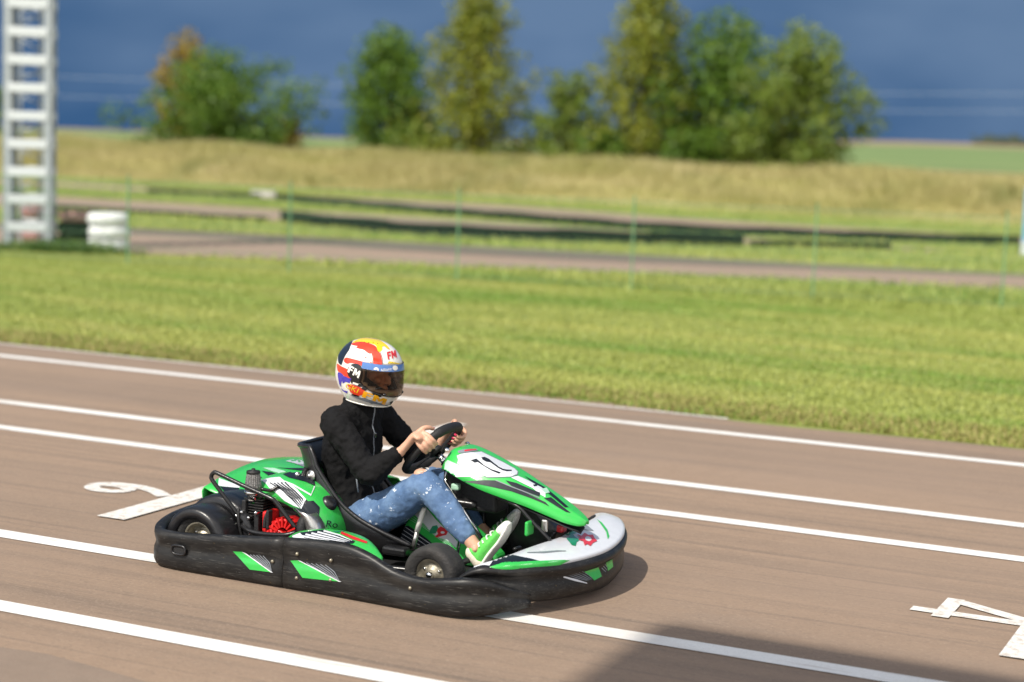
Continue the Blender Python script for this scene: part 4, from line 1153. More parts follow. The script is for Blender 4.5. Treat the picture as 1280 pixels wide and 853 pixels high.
body = MB()
limb(body, [(.64, 0, .155), (.60, 0, .25), (.578, 0, .37), (.585, 0, .52), (.592, 0, .62), (.61, 0, .685)], [(.150, .095), (.140, .095), (.122, .088), (.140, .098), (.135, .085), (.07, .065)], 20)
limb(body, [(.61, 0, .66), (.63, 0, .73), (.645, 0, .79)], [.060, .052, .052], 14)
for sh, el, wr in ((SH_R, EL_R, WR_R), (SH_L, EL_L, WR_L)):
    limb(body, [V(.60, sh.y*.55, .645), sh, sh.lerp(el, .5), el, el.lerp(wr, .35), wr], [.055, .048, .040, .036, .036, .0235], 14)
for hp, kn_, an in ((HIP_R, KN_R, AN_R), (HIP_L, KN_L, AN_L)):
    limb(body, [hp, hp.lerp(kn_, .5), kn_, kn_.lerp(an, .3), kn_.lerp(an, .7), an], [.080, .066, .048, .044, .034, .029], 16)
    A_ = an+V(.034, 0, -.058); f_ = V(.55, 0, .84).normalized(); u_ = V(-.84, 0, .55)
    limb(body, [A_+f_*.012+u_*.022, A_+f_*.05+u_*.026, A_+f_*.11+u_*.020, A_+f_*.17+u_*.014], [.024, .028, .025, .018], 12)
    limb(body, [A_+f_*.014+u_*.024, an], [.026, .030], 12)
    ell(body, an+V(.004, .027, .004), (.013, .012, .014), 10, 8); ell(body, an+V(.004, -.027, .004), (.013, .012, .014), 10, 8)
# head with brow, nose, cheeks, lips, chin
ell(body, HEAD+V(-.005, 0, .02), (.094, .074, .10), 24, 18)
ell(body, HEAD+V(.030, 0, -.045), (.062, .058, .070), 20, 14)
ell(body, HEAD+V(.066, 0, -.095), (.022, .026, .018), 14, 10)                      # chin
limb(body, [HEAD+V(.082, 0, .012), HEAD+V(.100, 0, -.018), HEAD+V(.104, 0, -.034)], [.010, .012, .014], 10)   # nose
for s in (-1, 1):
    ell(body, HEAD+V(.095, s*.012, -.036), (.010, .009, .008), 10, 8)
    ell(body, HEAD+V(.072, s*.040, -.022), (.020, .022, .018), 12, 8)               # cheekbones
    limb(body, [HEAD+V(.084, s*.012, .026), HEAD+V(.078, s*.045, .026)], [.010, .010], 8)   # brow
    ell(body, HEAD+V(.074, s*.031, .008), (.013, .014, .011), 12, 8)                # eye
    ell(body, HEAD+V(-.005, s*.075, -.005), (.020, .008, .030), 12, 8)              # ear
limb(body, [HEAD+V(.084, -.020, -.066), HEAD+V(.094, 0, -.063), HEAD+V(.084, .020, -.066)], [.006, .0085, .006], 8)
limb(body, [HEAD+V(.082, -.018, -.075), HEAD+V(.091, 0, -.076), HEAD+V(.082, .018, -.075)], [.006, .009, .006], 8)
ell(body, KN_R+V(-.036, -.002, .048), (.036, .034, .023), 16, 10)
nails = []
hand(body, nails, R(157), -1, WR_R)
hand(body, nails, R(18), 1, WR_L)
bodyo = pchild(fuse(body, 'body', M_SKIN, .0042, 3))
for k, (tip, prev, o_, d_, t_, rad) in enumerate(nails):
    ax = (tip-prev).normalized()
    nn = ((tip-(rim_pt(R(157)) if k < 5 else rim_pt(R(18))))); nn = (nn-ax*nn.dot(ax)).normalized()
    x = ax; z = nn; y = z.cross(x)
    Mx = Matrix((x, y, z)).transposed()
    mb = MB(); ell(mb, tip+nn*(rad*.72)+ax*.003, (.0080, .0058, .0022), 10, 6, Mx)
    o = mb.build('fingernail', M_NAIL, bodyo, True)

# ---- jeans: one continuous garment, torn at the near knee
jn = MB()
limb(jn, [(.60, -.10, .150), (.60, .10, .150)], [(.108, .10), (.108, .10)], 18)
limb(jn, [(.60, 0, .16), (.585, 0, .26)], [(.155, .11), (.15, .105)], 18)
for hp, kn_, an in ((HIP_R, KN_R, AN_R), (HIP_L, KN_L, AN_L)):
    hem = kn_.lerp(an, .76)
    limb(jn, [hp+V(-.05, 0, -.01), hp.lerp(kn_, .4), hp.lerp(kn_, .8), kn_+V(-.012, 0, -.006), kn_.lerp(an, .22), kn_.lerp(an, .55), hem], [(.096, .096), (.090, .089), (.074, .075), (.067, .069), (.065, .064), (.058, .056), (.048, .046)], 20, 6)
jeans = pchild(fuse(jn, 'jeans', M_JEANS, .0062, 4, None, .014, .07))
bm = bmesh.new(); bm.from_mesh(jeans.data)
tear = KN_R+V(-.030, -.004, .070); kill = [f for f in bm.faces if ((f.calc_center_median()-tear)*1.0).length < .026+.004*math.sin(f.calc_center_median().x*260)]
bmesh.ops.delete(bm, geom=kill, context='FACES')
bm.to_mesh(jeans.data); bm.free()
mdm = jeans.modifiers.new('cloth', 'SOLIDIFY'); mdm.thickness = .003; mdm.offset = -1
# knee showing through the tear is the body itself: a knee cap
# frayed white threads round the tear and at the hems
fr = MB(); rf = np.random.default_rng(4)
for i in range(46):
    a = rf.uniform(0, 2*math.pi); u1 = V(1, 0, .1).normalized(); u2 = V(0, 1, .25).normalized(); up_ = V(-.1, -.2, .97)
    p = tear+u1*(.029*math.cos(a))+u2*(.029*math.sin(a))+V(0, 0, -.004)
    q = p-(u1*math.cos(a)+u2*math.sin(a))*rf.uniform(.004, .012)+V(0, 0, rf.uniform(-.001, .004))
    fr.tube([p, q], .0007, 4, False)
fro = fr.build('frayed_threads', M_SOLE, jeans, False); fro['kind'] = 'stuff'

# ---- jacket: torso, sleeves, collar
jk = MB()
limb(jk, [(.615, 0, .235), (.592, 0, .30), (.575, 0, .40), (.580, 0, .52), (.588, 0, .62), (.60, 0, .675)], [(.172, .130), (.165, .118), (.158, .110), (.172, .122), (.160, .112), (.095, .085)], 24)
limb(jk, [(.600, 0, .65), (.618, 0, .71), (.630, 0, .752)], [(.105, .095), (.086, .082), (.078, .076)], 18)
for sh, el, wr in ((SH_R, EL_R, WR_R), (SH_L, EL_L, WR_L)):
    cuff = el.lerp(wr, .80)
    limb(jk, [V(.595, sh.y*.5, .640), sh+V(0, 0, -.002), sh.lerp(el, .5), el+V(-.005, 0, 0), el.lerp(wr, .35), cuff], [.078, .070, .062, .058, .055, .043], 18)
jacket = pchild(fuse(jk, 'jacket', M_JACKET, .0065, 3, None, .024, .055))
z = []
bv = BVHTree.FromPolygons([v.co.copy() for v in jacket.data.vertices], [tuple(p.vertices) for p in jacket.data.polygons])
for zz_ in np.linspace(.745, .27, 30):
    h = bv.ray_cast(V(1.2, -.012, zz_), V(-1, 0, 0))
    if h[0] is not None: z.append(h[0]+V(.0015, 0, 0))
o = MB().tube(z, .0035, 6).build('zip', M_GREYS, None, True); o.parent = jacket
o = MB().box((-.004, -.004, -.022), (.004, .004, 0)).build('zip_pull', M_CHROME, None, bevel=.002); o.parent = jacket; o.location = z[9]+V(.006, 0, 0)
# pocket flap / drawcord on the near side
o = MB().tube([(.675, -.118, .42), (.690, -.120, .335)], .004, 6).build('drawcord', M_GREYS, None, True); o.parent = jacket

# ---- shoes
def shoe(an, s, label):
    sh = MB(); so = MB()
    f = V(.55, 0, .84).normalized(); u = V(-.84, 0, .55)                              # foot axis and its upward normal
    A = an+V(.034, 0, -.058)
    P = lambda a, b, c=0: A+f*a+u*b+V(0, c, 0)
    limb(sh, [P(.0, .022), P(.06, .026), P(.12, .020), P(.175, .014), P(.205, .010)], [(.034, .030), (.037, .033), (.040, .027), (.040, .022), (.030, .016)], 16)
    limb(sh, [P(.005, .02), P(.018, .062)], [(.034, .034), (.035, .036)], 14)
    limb(sh, [P(.05, .035), P(.085, .050)], [(.032, .024), (.028, .020)], 12)
    o = pchild(fuse(sh, 'shoe', M_SHOE, .005, 3)); o['label'] = label
    limb(so, [P(-.012, -.006), P(.06, -.004), P(.13, -.010), P(.185, -.006), P(.222, .006)], [(.037, .013), (.037, .013), (.044, .012), (.042, .011), (.026, .009)], 14)
    so_ = fuse(so, 'sole', M_SOLE, .005, 2); so_.parent = o
    tc_ = MB(); limb(tc_, [P(.178, .014), P(.212, .012)], [(.0425, .0245), (.033, .019)], 14); t_ = fuse(tc_, 'toe_cap', M_SOLE, .005, 2); t_.parent = o
    hc = MB(); limb(hc, [P(-.006, .012), P(.004, .066)], [(.0365, .0335), (.036, .034)], 14); h_ = fuse(hc, 'heel_collar', M_SOCK, .005, 2); h_.parent = o
    for i in range(4):
        a = .062+i*.026; b = .066-i*.0055
        l_ = MB(); l_.tube(crom([P(a, b-.018, -.034), P(a, b-.002, -.016), P(a, b+.001, 0), P(a, b-.002, .016), P(a, b-.018, .034)], 3), .0042, 6); q = l_.build('lace', M_SOLE, o, True)
    return o
shoe(AN_R, -1, 'near green shoe with white sole and toe cap')
shoe(AN_L, 1, 'far green shoe with white sole and toe cap')

# ---- helmet
HM = Matrix.Translation(HEAD+V(.004, 0, .012)) @ Matrix.Rotation(R(-7), 4, 'Z') @ Matrix.Rotation(R(7), 4, 'Y')
def hsurf(az, z, k=1.0):
    """outer shell: az round from the front, z height in helmet axes"""
    zt, zb = .150, -.142
    f = z/zt if z > 0 else z/zb*.80
    f = min(1, abs(f))
    s = max(0.0, 1-f**2.25)**(1/2.25)
    fx = .163 if math.cos(az) > 0 else .168
    wx, wy = fx*s, .131*s
    if z < 0 and math.cos(az) > 0:                                   # chin bar juts forward
        wx *= 1+.10*min(1, -z/.08)*math.cos(az)
    if z > 0 and math.cos(az) < 0: wx *= 1-.02*f
    if z < -.05 and math.cos(az) < 0: wx *= 1-.12*min(1, (-z-.05)/.09)
    c_, s_ = math.cos(az), math.sin(az)
    r_ = 1/((abs(c_)/max(wx, 1e-4))**2.15+(abs(s_)/max(wy, 1e-4))**2.15)**(1/2.15)
    return V(r_*c_*k, r_*s_*k, z*(k if z > 0 else 1))
ZS = [-.142, -.136, -.125, -.11, -.095, -.08, -.068, -.056, -.044, -.03, -.015, 0, .012, .024, .036, .048, .060, .074, .088, .102, .114, .124, .132, .139, .144, .1475, .1495]
NA = 72
azs = [2*math.pi*j/NA for j in range(NA)]
def wrap(a): return (a+math.pi) % (2*math.pi)-math.pi
PORT = lambda a, z_: abs(wrap(a)) < R(65) and -.062+.032*(wrap(a)/R(65))**2 < z_ < .055
hv = [HM @ hsurf(a, z_) for z_ in ZS for a in azs]
hf = []
for i in range(len(ZS)-1):
    for j in range(NA):
        a_ = azs[j]+math.pi/NA; z_ = (ZS[i]+ZS[i+1])/2
        if PORT(a_, z_): continue
        hf.append((i*NA+j, i*NA+(j+1) % NA, (i+1)*NA+(j+1) % NA, (i+1)*NA+j))
hv.append(HM @ V(0, 0, .150)); top = len(hv)-1; b0 = (len(ZS)-1)*NA
for j in range(NA): hf.append((b0+j, b0+(j+1) % NA, top))
mb = MB(); mb.add(hv, hf)
helmet = pchild(mb.build('helmet', M_HELM, None, True, solid=.020, off=-1))
# padded lining closing the helmet from below and behind the face
mb = MB(); ring = [HM @ hsurf(a, -.135, .93) for a in azs]; ring2 = [HM @ hsurf(a, -.128, .60) for a in azs]
mb.grid([[HM @ (hsurf(a, -.142, 1.0)+V(0, 0, -.001)) for a in azs], [HM @ (hsurf(a, -.142, .93)+V(0, 0, -.006)) for a in azs], ring2], closed_u=True)
o = mb.build('trim', M_HBLK, None, True); o.parent = helmet
mb = MB(); mb.tube([HM @ (hsurf(a, -.140, 1.005)) for a in azs], .0038, 6, closed=True); o = mb.build('edge_trim', M_HELM, None, True); o.parent = helmet
# visor: tinted shell hinged at the sides
rows = []
def zlow(a): return -.084+.050*(a/R(71))**2
for f_ in np.linspace(0, 1, 10):
    rows.append([HM @ hsurf(a, zlow(a)+(.060-zlow(a))*f_, 1.024) for a in np.linspace(-R(71), R(71), 51)])
o = MB().grid(rows).build('visor', M_VISOR, None, True); o.parent = helmet; visor = o
o = MB().tube([HM @ hsurf(a, zlow(a), 1.026) for a in np.linspace(-R(71), R(71), 41)], .0022, 6).build('visor_edge', M_HBLK, None, True); o.parent = helmet
rows = []
for z_ in np.linspace(.034, .062, 5): rows.append([HM @ hsurf(a, z_, 1.030) for a in np.linspace(-R(70), R(70), 61)])
strip_o = MB().grid(rows).build('visor_strip', M_HSKY, None, True); strip_o.parent = helmet
for s in (-1, 1):
    c0 = hsurf(s*R(92), .0, 1.0); nrm_ = V(0, s, 0)
    if s > 0: o = MB().lathe([(.0005, .0035), (.026, .003), (.0275, .001), (.028, -.01)], HM @ c0, (HM.to_3x3() @ nrm_), 26).build('visor_pivot', M_HBLK, None, True); o.parent = helmet
    o = MB().lathe([(.0005, .004), (.006, .003), (.007, -.002)], HM @ hsurf(s*R(24), -.072, 1.04), (HM.to_3x3() @ V(.95, s*.3, 0)), 12).build('visor_tab', M_HBLK, None, True); o.parent = helmet
# dark chin pad and cheek pads inside
for s in (-1, 1):
    mb = MB(); limb(mb, [HEAD+V(.02, s*.092, -.02), HEAD+V(.07, s*.085, -.055), HEAD+V(.115, s*.045, -.085)], [.024, .026, .022], 12)
    o = mb.build('cheek_pad', M_JACKET, None, True); o.parent = helmet
mb = MB(); ell(mb, HEAD+V(-.02, 0, .03), (.128, .108, .112), 24, 14)
bmx = [f for f in mb.f]
mb2 = MB(); mb2.v = mb.v; mb2.f = [f for f in mb.f if sum(mb.v[i][0] for i in f)/len(f) < HEAD.x+.045]
o = mb2.build('lining', M_JACKET, None, True); o.parent = helmet


# ================================================================== FLAT PRINT: stickers and lettering laid onto the surfaces
# each is drawn flat in a sticker plane fixed to the kart (axes DR, DU) and wrapped onto the surface behind it
DD = V(0.46859, -0.86217, 0.19259); DR = V(0.87589, 0.48182, 0.02584); DU = V(-0.11507, 0.15658, 0.98094)
DG = bpy.context.evaluated_depsgraph_get()
_bvh = {}
def surf(o):
    if o.name not in _bvh:
        ev = o.evaluated_get(DG); me = ev.to_mesh(); off = o.location.copy()
        if o.parent is not None and o.parent != kart: off = off+PO if o.parent == person else off+o.parent.location+(PO if o.parent.parent == person else V(0, 0, 0))
        _bvh[o.name] = BVHTree.FromPolygons([v.co+off for v in me.vertices], [tuple(p.vertices) for p in me.polygons]); ev.to_mesh_clear()
    return _bvh[o.name]
def wrap_print(name, o, P0, bm, m, lvl, step):
    xs = [v.co.x for v in bm.verts]; ys = [v.co.y for v in bm.verts]
    for ax_, lo, hi in ((V(1, 0, 0), min(xs), max(xs)), (V(0, 1, 0), min(ys), max(ys))):
        c = lo+step
        while c < hi:
            bmesh.ops.bisect_plane(bm, geom=bm.verts[:]+bm.edges[:]+bm.faces[:], plane_co=ax_*c, plane_no=ax_, dist=1e-6); c += step
    bmesh.ops.triangulate(bm, faces=bm.faces[:])
    tree_ = surf(o); P0 = V(*P0); dead = []
    for v in bm.verts:
        s = P0+DR*v.co.x+DU*v.co.y+DD*.6
        h = tree_.ray_cast(s, -DD, 1.5)
        if h[0] is None: dead.append(v); continue
        n = h[1] if h[1].dot(DD) > 0 else -h[1]
        v.co = h[0]+n*(.0011+.0005*lvl)
    bmesh.ops.delete(bm, geom=dead, context='VERTS')
    bad = [f for f in bm.faces if max(e.calc_length() for e in f.edges) > step*8]
    bmesh.ops.delete(bm, geom=bad, context='FACES')
    if name != 'lettering' and bm.faces:                       # keep the one largest patch
        left = set(bm.faces); best = []
        while left:
            st = [left.pop()]; isl = [st[0]]
            while st:
                for e in st.pop().edges:
                    for g_ in e.link_faces:
                        if g_ in left: left.discard(g_); st.append(g_); isl.append(g_)
            if len(isl) > len(best): best = isl
        keep = set(best); bmesh.ops.delete(bm, geom=[f for f in bm.faces if f not in keep], context='FACES')
    if not bm.faces: bm.free(); return None
    me = bpy.data.meshes.new(name); bm.to_mesh(me); bm.free()
    d = link(name, me, m, None, True)
    host = o if o.parent in (kart, person) else o.parent
    d.parent = host
    d.location = -host.location-(PO if host.parent == person else V(0, 0, 0))
    return d
def decal(name, o, P0, pts, m, lvl=1, step=.006):
    bm = bmesh.new(); vs = [bm.verts.new((a, b, 0)) for a, b in pts]
    f = bm.faces.new(vs); bmesh.ops.triangulate(bm, faces=[f])
    return wrap_print(name, o, P0, bm, m, lvl, step)
def lettering(text, o, P0, org, rv, uv, m, lvl=2):
    cu = bpy.data.curves.new('t', 'FONT'); cu.body = text; cu.resolution_u = 4
    to = bpy.data.objects.new('t', cu); COL.objects.link(to)
    DG2 = bpy.context.evaluated_depsgraph_get()
    me = bpy.data.meshes.new_from_object(to.evaluated_get(DG2)); bpy.data.objects.remove(to)
    w = max(v.co.x for v in me.vertices); h = max(v.co.y for v in me.vertices)
    for v in me.vertices:
        a, b = v.co.x/w, v.co.y/h
        v.co = V(org[0]+rv[0]*a+uv[0]*b, org[1]+rv[1]*a+uv[1]*b, 0)
    bm = bmesh.new(); bm.from_mesh(me)
    return wrap_print('lettering', o, P0, bm, m, lvl, .006)
decal('helmet_graphic', helmet, (0.660, -0.110, 0.880), [(-0.0852, 0.1044), (-0.0838, 0.1097), (-0.0819, 0.1147), (-0.0797, 0.1194), (-0.0772, 0.1238), (-0.0743, 0.1280), (-0.0707, 0.1319), (-0.0663, 0.1358), (-0.0612, 0.1395), (-0.0554, 0.1430), (-0.0493, 0.1461), (-0.0430, 0.1487), (-0.0365, 0.1507), (-0.0297, 0.1523), (-0.0250, 0.1523), (-0.0223, 0.1509), (-0.0218, 0.1479), (-0.0232, 0.1434), (-0.0247, 0.1390), (-0.0262, 0.1347), (-0.0277, 0.1305), (-0.0292, 0.1263), (-0.0305, 0.1224), (-0.0317, 0.1185), (-0.0326, 0.1148), (-0.0334, 0.1113), (-0.0350, 0.1073), (-0.0375, 0.1029), (-0.0407, 0.0980), (-0.0448, 0.0927), (-0.0485, 0.0873), (-0.0520, 0.0817), (-0.0552, 0.0759), (-0.0581, 0.0700), (-0.0607, 0.0641), (-0.0629, 0.0580), (-0.0649, 0.0520), (-0.0667, 0.0459), (-0.0685, 0.0418), (-0.0706, 0.0397), (-0.0728, 0.0397), (-0.0751, 0.0417), (-0.0774, 0.0437), (-0.0796, 0.0459), (-0.0818, 0.0482), (-0.0839, 0.0505), (-0.0856, 0.0549), (-0.0867, 0.0614), (-0.0873, 0.0699), (-0.0873, 0.0805), (-0.0870, 0.0898), (-0.0863, 0.0977)], M_HNAV, 1)
decal('helmet_graphic', helmet, (0.660, -0.110, 0.880), [(-0.0124, 0.1509), (-0.0036, 0.1556), (0.0044, 0.1596), (0.0117, 0.1627), (0.0183, 0.1651), (0.0241, 0.1666), (0.0306, 0.1677), (0.0376, 0.1683), (0.0452, 0.1685), (0.0534, 0.1682), (0.0613, 0.1675), (0.0690, 0.1664), (0.0763, 0.1651), (0.0834, 0.1633), (0.0904, 0.1608), (0.0975, 0.1576), (0.1045, 0.1537), (0.1116, 0.1490), (0.1184, 0.1440), (0.1249, 0.1387), (0.1311, 0.1331), (0.1370, 0.1272), (0.1417, 0.1220), (0.1452, 0.1174), (0.1476, 0.1135), (0.1488, 0.1102), (0.1487, 0.1082), (0.1472, 0.1076), (0.1444, 0.1084), (0.1403, 0.1105), (0.1366, 0.1127), (0.1334, 0.1151), (0.1306, 0.1175), (0.1282, 0.1201), (0.1258, 0.1218), (0.1232, 0.1225), (0.1206, 0.1222), (0.1179, 0.1210), (0.1162, 0.1193), (0.1155, 0.1172), (0.1157, 0.1145), (0.1169, 0.1113), (0.1168, 0.1079), (0.1156, 0.1044), (0.1131, 0.1007), (0.1093, 0.0968), (0.1059, 0.0945), (0.1027, 0.0939), (0.0999, 0.0950), (0.0973, 0.0977), (0.0951, 0.1013), (0.0933, 0.1059), (0.0919, 0.1114), (0.0909, 0.1179), (0.0881, 0.1234), (0.0835, 0.1278), (0.0771, 0.1311), (0.0689, 0.1335), (0.0601, 0.1359), (0.0507, 0.1383), (0.0407, 0.1408), (0.0301, 0.1434), (0.0206, 0.1449), (0.0121, 0.1453), (0.0046, 0.1447), (-0.0018, 0.1430), (-0.0075, 0.1420), (-0.0125, 0.1415), (-0.0167, 0.1417), (-0.0203, 0.1425), (-0.0207, 0.1443), (-0.0181, 0.1471)], M_HYEL, 1)
decal('helmet_graphic', helmet, (0.660, -0.110, 0.880), [(-0.0088, 0.1430), (0.0023, 0.1447), (0.0130, 0.1452), (0.0232, 0.1447), (0.0331, 0.1430), (0.0425, 0.1402), (0.0515, 0.1373), (0.0602, 0.1343), (0.0686, 0.1311), (0.0765, 0.1278), (0.0829, 0.1241), (0.0876, 0.1200), (0.0907, 0.1155), (0.0921, 0.1106), (0.0940, 0.1062), (0.0961, 0.1024), (0.0987, 0.0991), (0.1017, 0.0964), (0.1045, 0.0927), (0.1071, 0.0882), (0.1097, 0.0826), (0.1120, 0.0762), (0.1140, 0.0687), (0.1155, 0.0603), (0.1166, 0.0509), (0.1172, 0.0405), (0.1151, 0.0328), (0.1101, 0.0276), (0.1024, 0.0250), (0.0918, 0.0249), (0.0841, 0.0272), (0.0791, 0.0318), (0.0768, 0.0387), (0.0773, 0.0478), (0.0773, 0.0562), (0.0768, 0.0637), (0.0758, 0.0704), (0.0742, 0.0763), (0.0715, 0.0823), (0.0677, 0.0883), (0.0627, 0.0943), (0.0566, 0.1004), (0.0496, 0.1058), (0.0418, 0.1105), (0.0333, 0.1145), (0.0239, 0.1178), (0.0145, 0.1207), (0.0052, 0.1234), (-0.0040, 0.1258), (-0.0131, 0.1279), (-0.0199, 0.1300), (-0.0243, 0.1323), (-0.0263, 0.1345), (-0.0260, 0.1369), (-0.0230, 0.1391), (-0.0173, 0.1411)], M_HRED, 1)
decal('helmet_graphic', helmet, (0.660, -0.110, 0.880), [(0.0013, 0.1211), (0.0065, 0.1232), (0.0121, 0.1242), (0.0180, 0.1239), (0.0241, 0.1224), (0.0306, 0.1197), (0.0368, 0.1166), (0.0426, 0.1131), (0.0482, 0.1092), (0.0535, 0.1048), (0.0580, 0.1008), (0.0618, 0.0971), (0.0647, 0.0937), (0.0668, 0.0907), (0.0674, 0.0884), (0.0663, 0.0870), (0.0637, 0.0864), (0.0595, 0.0866), (0.0551, 0.0880), (0.0505, 0.0905), (0.0457, 0.0942), (0.0407, 0.0990), (0.0356, 0.1029), (0.0302, 0.1059), (0.0245, 0.1080), (0.0186, 0.1091), (0.0132, 0.1104), (0.0082, 0.1119), (0.0037, 0.1135), (-0.0004, 0.1153), (-0.0022, 0.1171), (-0.0016, 0.1190)], M_HRED, 1)
decal('helmet_graphic', helmet, (0.660, -0.110, 0.880), [(-0.0580, 0.0621), (-0.0561, 0.0674), (-0.0527, 0.0708), (-0.0479, 0.0722), (-0.0417, 0.0718), (-0.0341, 0.0695), (-0.0254, 0.0669), (-0.0157, 0.0640), (-0.0050, 0.0608), (0.0067, 0.0573), (0.0176, 0.0541), (0.0275, 0.0512), (0.0366, 0.0485), (0.0448, 0.0462), (0.0514, 0.0433), (0.0562, 0.0399), (0.0593, 0.0360), (0.0608, 0.0315), (0.0594, 0.0286), (0.0553, 0.0271), (0.0485, 0.0271), (0.0389, 0.0286), (0.0299, 0.0304), (0.0216, 0.0327), (0.0139, 0.0352), (0.0068, 0.0381), (-0.0001, 0.0406), (-0.0068, 0.0427), (-0.0134, 0.0443), (-0.0198, 0.0454), (-0.0254, 0.0459), (-0.0301, 0.0458), (-0.0339, 0.0450), (-0.0368, 0.0436), (-0.0402, 0.0433), (-0.0442, 0.0442), (-0.0486, 0.0462), (-0.0535, 0.0494), (-0.0567, 0.0531), (-0.0582, 0.0573)], M_HRED, 1)
decal('helmet_graphic', helmet, (0.660, -0.110, 0.880), [(-0.0901, 0.0490), (-0.0878, 0.0473), (-0.0851, 0.0452), (-0.0822, 0.0429), (-0.0790, 0.0402), (-0.0754, 0.0373), (-0.0710, 0.0343), (-0.0655, 0.0312), (-0.0592, 0.0280), (-0.0519, 0.0247), (-0.0461, 0.0213), (-0.0417, 0.0178), (-0.0387, 0.0142), (-0.0371, 0.0104), (-0.0354, 0.0067), (-0.0335, 0.0029), (-0.0314, -0.0008), (-0.0292, -0.0046), (-0.0270, -0.0083), (-0.0248, -0.0119), (-0.0226, -0.0155), (-0.0205, -0.0190), (-0.0199, -0.0216), (-0.0209, -0.0233), (-0.0234, -0.0240), (-0.0275, -0.0237), (-0.0319, -0.0230), (-0.0366, -0.0217), (-0.0416, -0.0199), (-0.0469, -0.0176), (-0.0519, -0.0146), (-0.0566, -0.0111), (-0.0610, -0.0070), (-0.0651, -0.0023), (-0.0694, 0.0016), (-0.0738, 0.0048), (-0.0783, 0.0073), (-0.0830, 0.0091), (-0.0868, 0.0129), (-0.0896, 0.0187), (-0.0914, 0.0267), (-0.0923, 0.0367), (-0.0924, 0.0437), (-0.0917, 0.0478)], M_HRED, 1)
decal('helmet_graphic', helmet, (0.660, -0.110, 0.880), [(-0.0830, 0.0078), (-0.0783, 0.0062), (-0.0739, 0.0041), (-0.0698, 0.0015), (-0.0660, -0.0015), (-0.0625, -0.0050), (-0.0600, -0.0088), (-0.0586, -0.0128), (-0.0583, -0.0170), (-0.0591, -0.0215), (-0.0605, -0.0257), (-0.0625, -0.0297), (-0.0652, -0.0335), (-0.0684, -0.0370), (-0.0706, -0.0408), (-0.0717, -0.0449), (-0.0718, -0.0494), (-0.0709, -0.0540), (-0.0708, -0.0568), (-0.0717, -0.0577), (-0.0735, -0.0567), (-0.0762, -0.0538), (-0.0785, -0.0501), (-0.0805, -0.0457), (-0.0821, -0.0406), (-0.0833, -0.0347), (-0.0845, -0.0280), (-0.0857, -0.0206), (-0.0870, -0.0123), (-0.0882, -0.0033), (-0.0880, 0.0031), (-0.0862, 0.0068)], M_HBLU, 1)
decal('helmet_graphic', helmet, (0.660, -0.110, 0.880), [(-0.0595, -0.0108), (-0.0229, -0.0243), (-0.0312, -0.0445), (-0.0499, -0.0376), (-0.0639, -0.0446), (-0.0664, -0.0282)], M_HBLU, 1)
decal('helmet_graphic', helmet, (0.660, -0.110, 0.880), [(-0.0741, -0.0634), (-0.0590, -0.0751), (-0.0403, -0.0798), (-0.0449, -0.0892), (-0.0637, -0.0775)], M_HBLU, 1)
decal('helmet_graphic', helmet, (0.660, -0.110, 0.880), [(-0.0337, -0.0234), (-0.0149, -0.0257), (0.0249, -0.0421), (0.0321, -0.0561), (0.0508, -0.0631), (0.0110, -0.0632), (-0.0218, -0.0469)], M_HBLK, 1)
decal('helmet_graphic', helmet, (0.660, -0.110, 0.880), [(-0.0148, -0.0398), (0.0110, -0.0491), (0.0063, -0.0562), (-0.0171, -0.0478)], M_HELM, 2)
decal('helmet_graphic', helmet, (0.660, -0.110, 0.880), [(-0.0405, -0.0493), (-0.0241, -0.0492), (0.0063, -0.0600), (0.0415, -0.0749), (0.0277, -0.0984), (0.0020, -0.1032), (-0.0286, -0.0845)], M_HRED, 2)
decal('helmet_graphic', helmet, (0.660, -0.110, 0.880), [(0.0321, -0.0585), (0.0541, -0.0678), (0.0430, -0.0805), (0.0228, -0.0712)], M_HBLK, 3)
decal('helmet_graphic', helmet, (0.660, -0.110, 0.880), [(0.0729, -0.0819), (0.1212, -0.0935), (0.1120, -0.1086), (0.0721, -0.0983)], M_HBLK, 2)
decal('helmet_graphic', helmet, (0.660, -0.110, 0.880), [(-0.0192, -0.0915), (0.0113, -0.1008), (0.0067, -0.1088), (-0.0238, -0.0976)], M_HBLK, 3)
decal('helmet_graphic', helmet, (0.660, -0.110, 0.880), [(0.0371, -0.1125), (0.0770, -0.1255), (0.0724, -0.1382), (0.0325, -0.1219)], M_HBLK, 2)
decal('helmet_graphic', helmet, (0.660, -0.110, 0.880), [(0.1519, -0.1287), (0.1799, -0.1169), (0.1856, -0.1309), (0.1707, -0.1460), (0.1520, -0.1427)], M_HBLK, 2)
decal('helmet_graphic', helmet, (0.660, -0.110, 0.880), [(0.1462, 0.0524), (0.1931, 0.0455), (0.1932, 0.0422), (0.1416, 0.0406)], M_HYEL, 2)
decal('visor_emblem', strip_o, (0.660, -0.110, 0.880), [(0.1019, 0.0122), (0.1010, 0.0079), (0.0985, 0.0042), (0.0947, 0.0018), (0.0902, 0.0009), (0.0857, 0.0018), (0.0819, 0.0042), (0.0794, 0.0079), (0.0784, 0.0122), (0.0793, 0.0165), (0.0818, 0.0202), (0.0856, 0.0226), (0.0901, 0.0235), (0.0946, 0.0227), (0.0984, 0.0202), (0.1010, 0.0166)], M_HELM, 2)
decal('visor_emblem', strip_o, (0.660, -0.110, 0.880), [(0.1862, 0.0229), (0.1854, 0.0185), (0.1828, 0.0148), (0.1790, 0.0124), (0.1746, 0.0115), (0.1701, 0.0124), (0.1662, 0.0148), (0.1637, 0.0185), (0.1628, 0.0228), (0.1636, 0.0271), (0.1662, 0.0308), (0.1700, 0.0332), (0.1744, 0.0341), (0.1789, 0.0333), (0.1827, 0.0308), (0.1853, 0.0272)], M_HELM, 2)
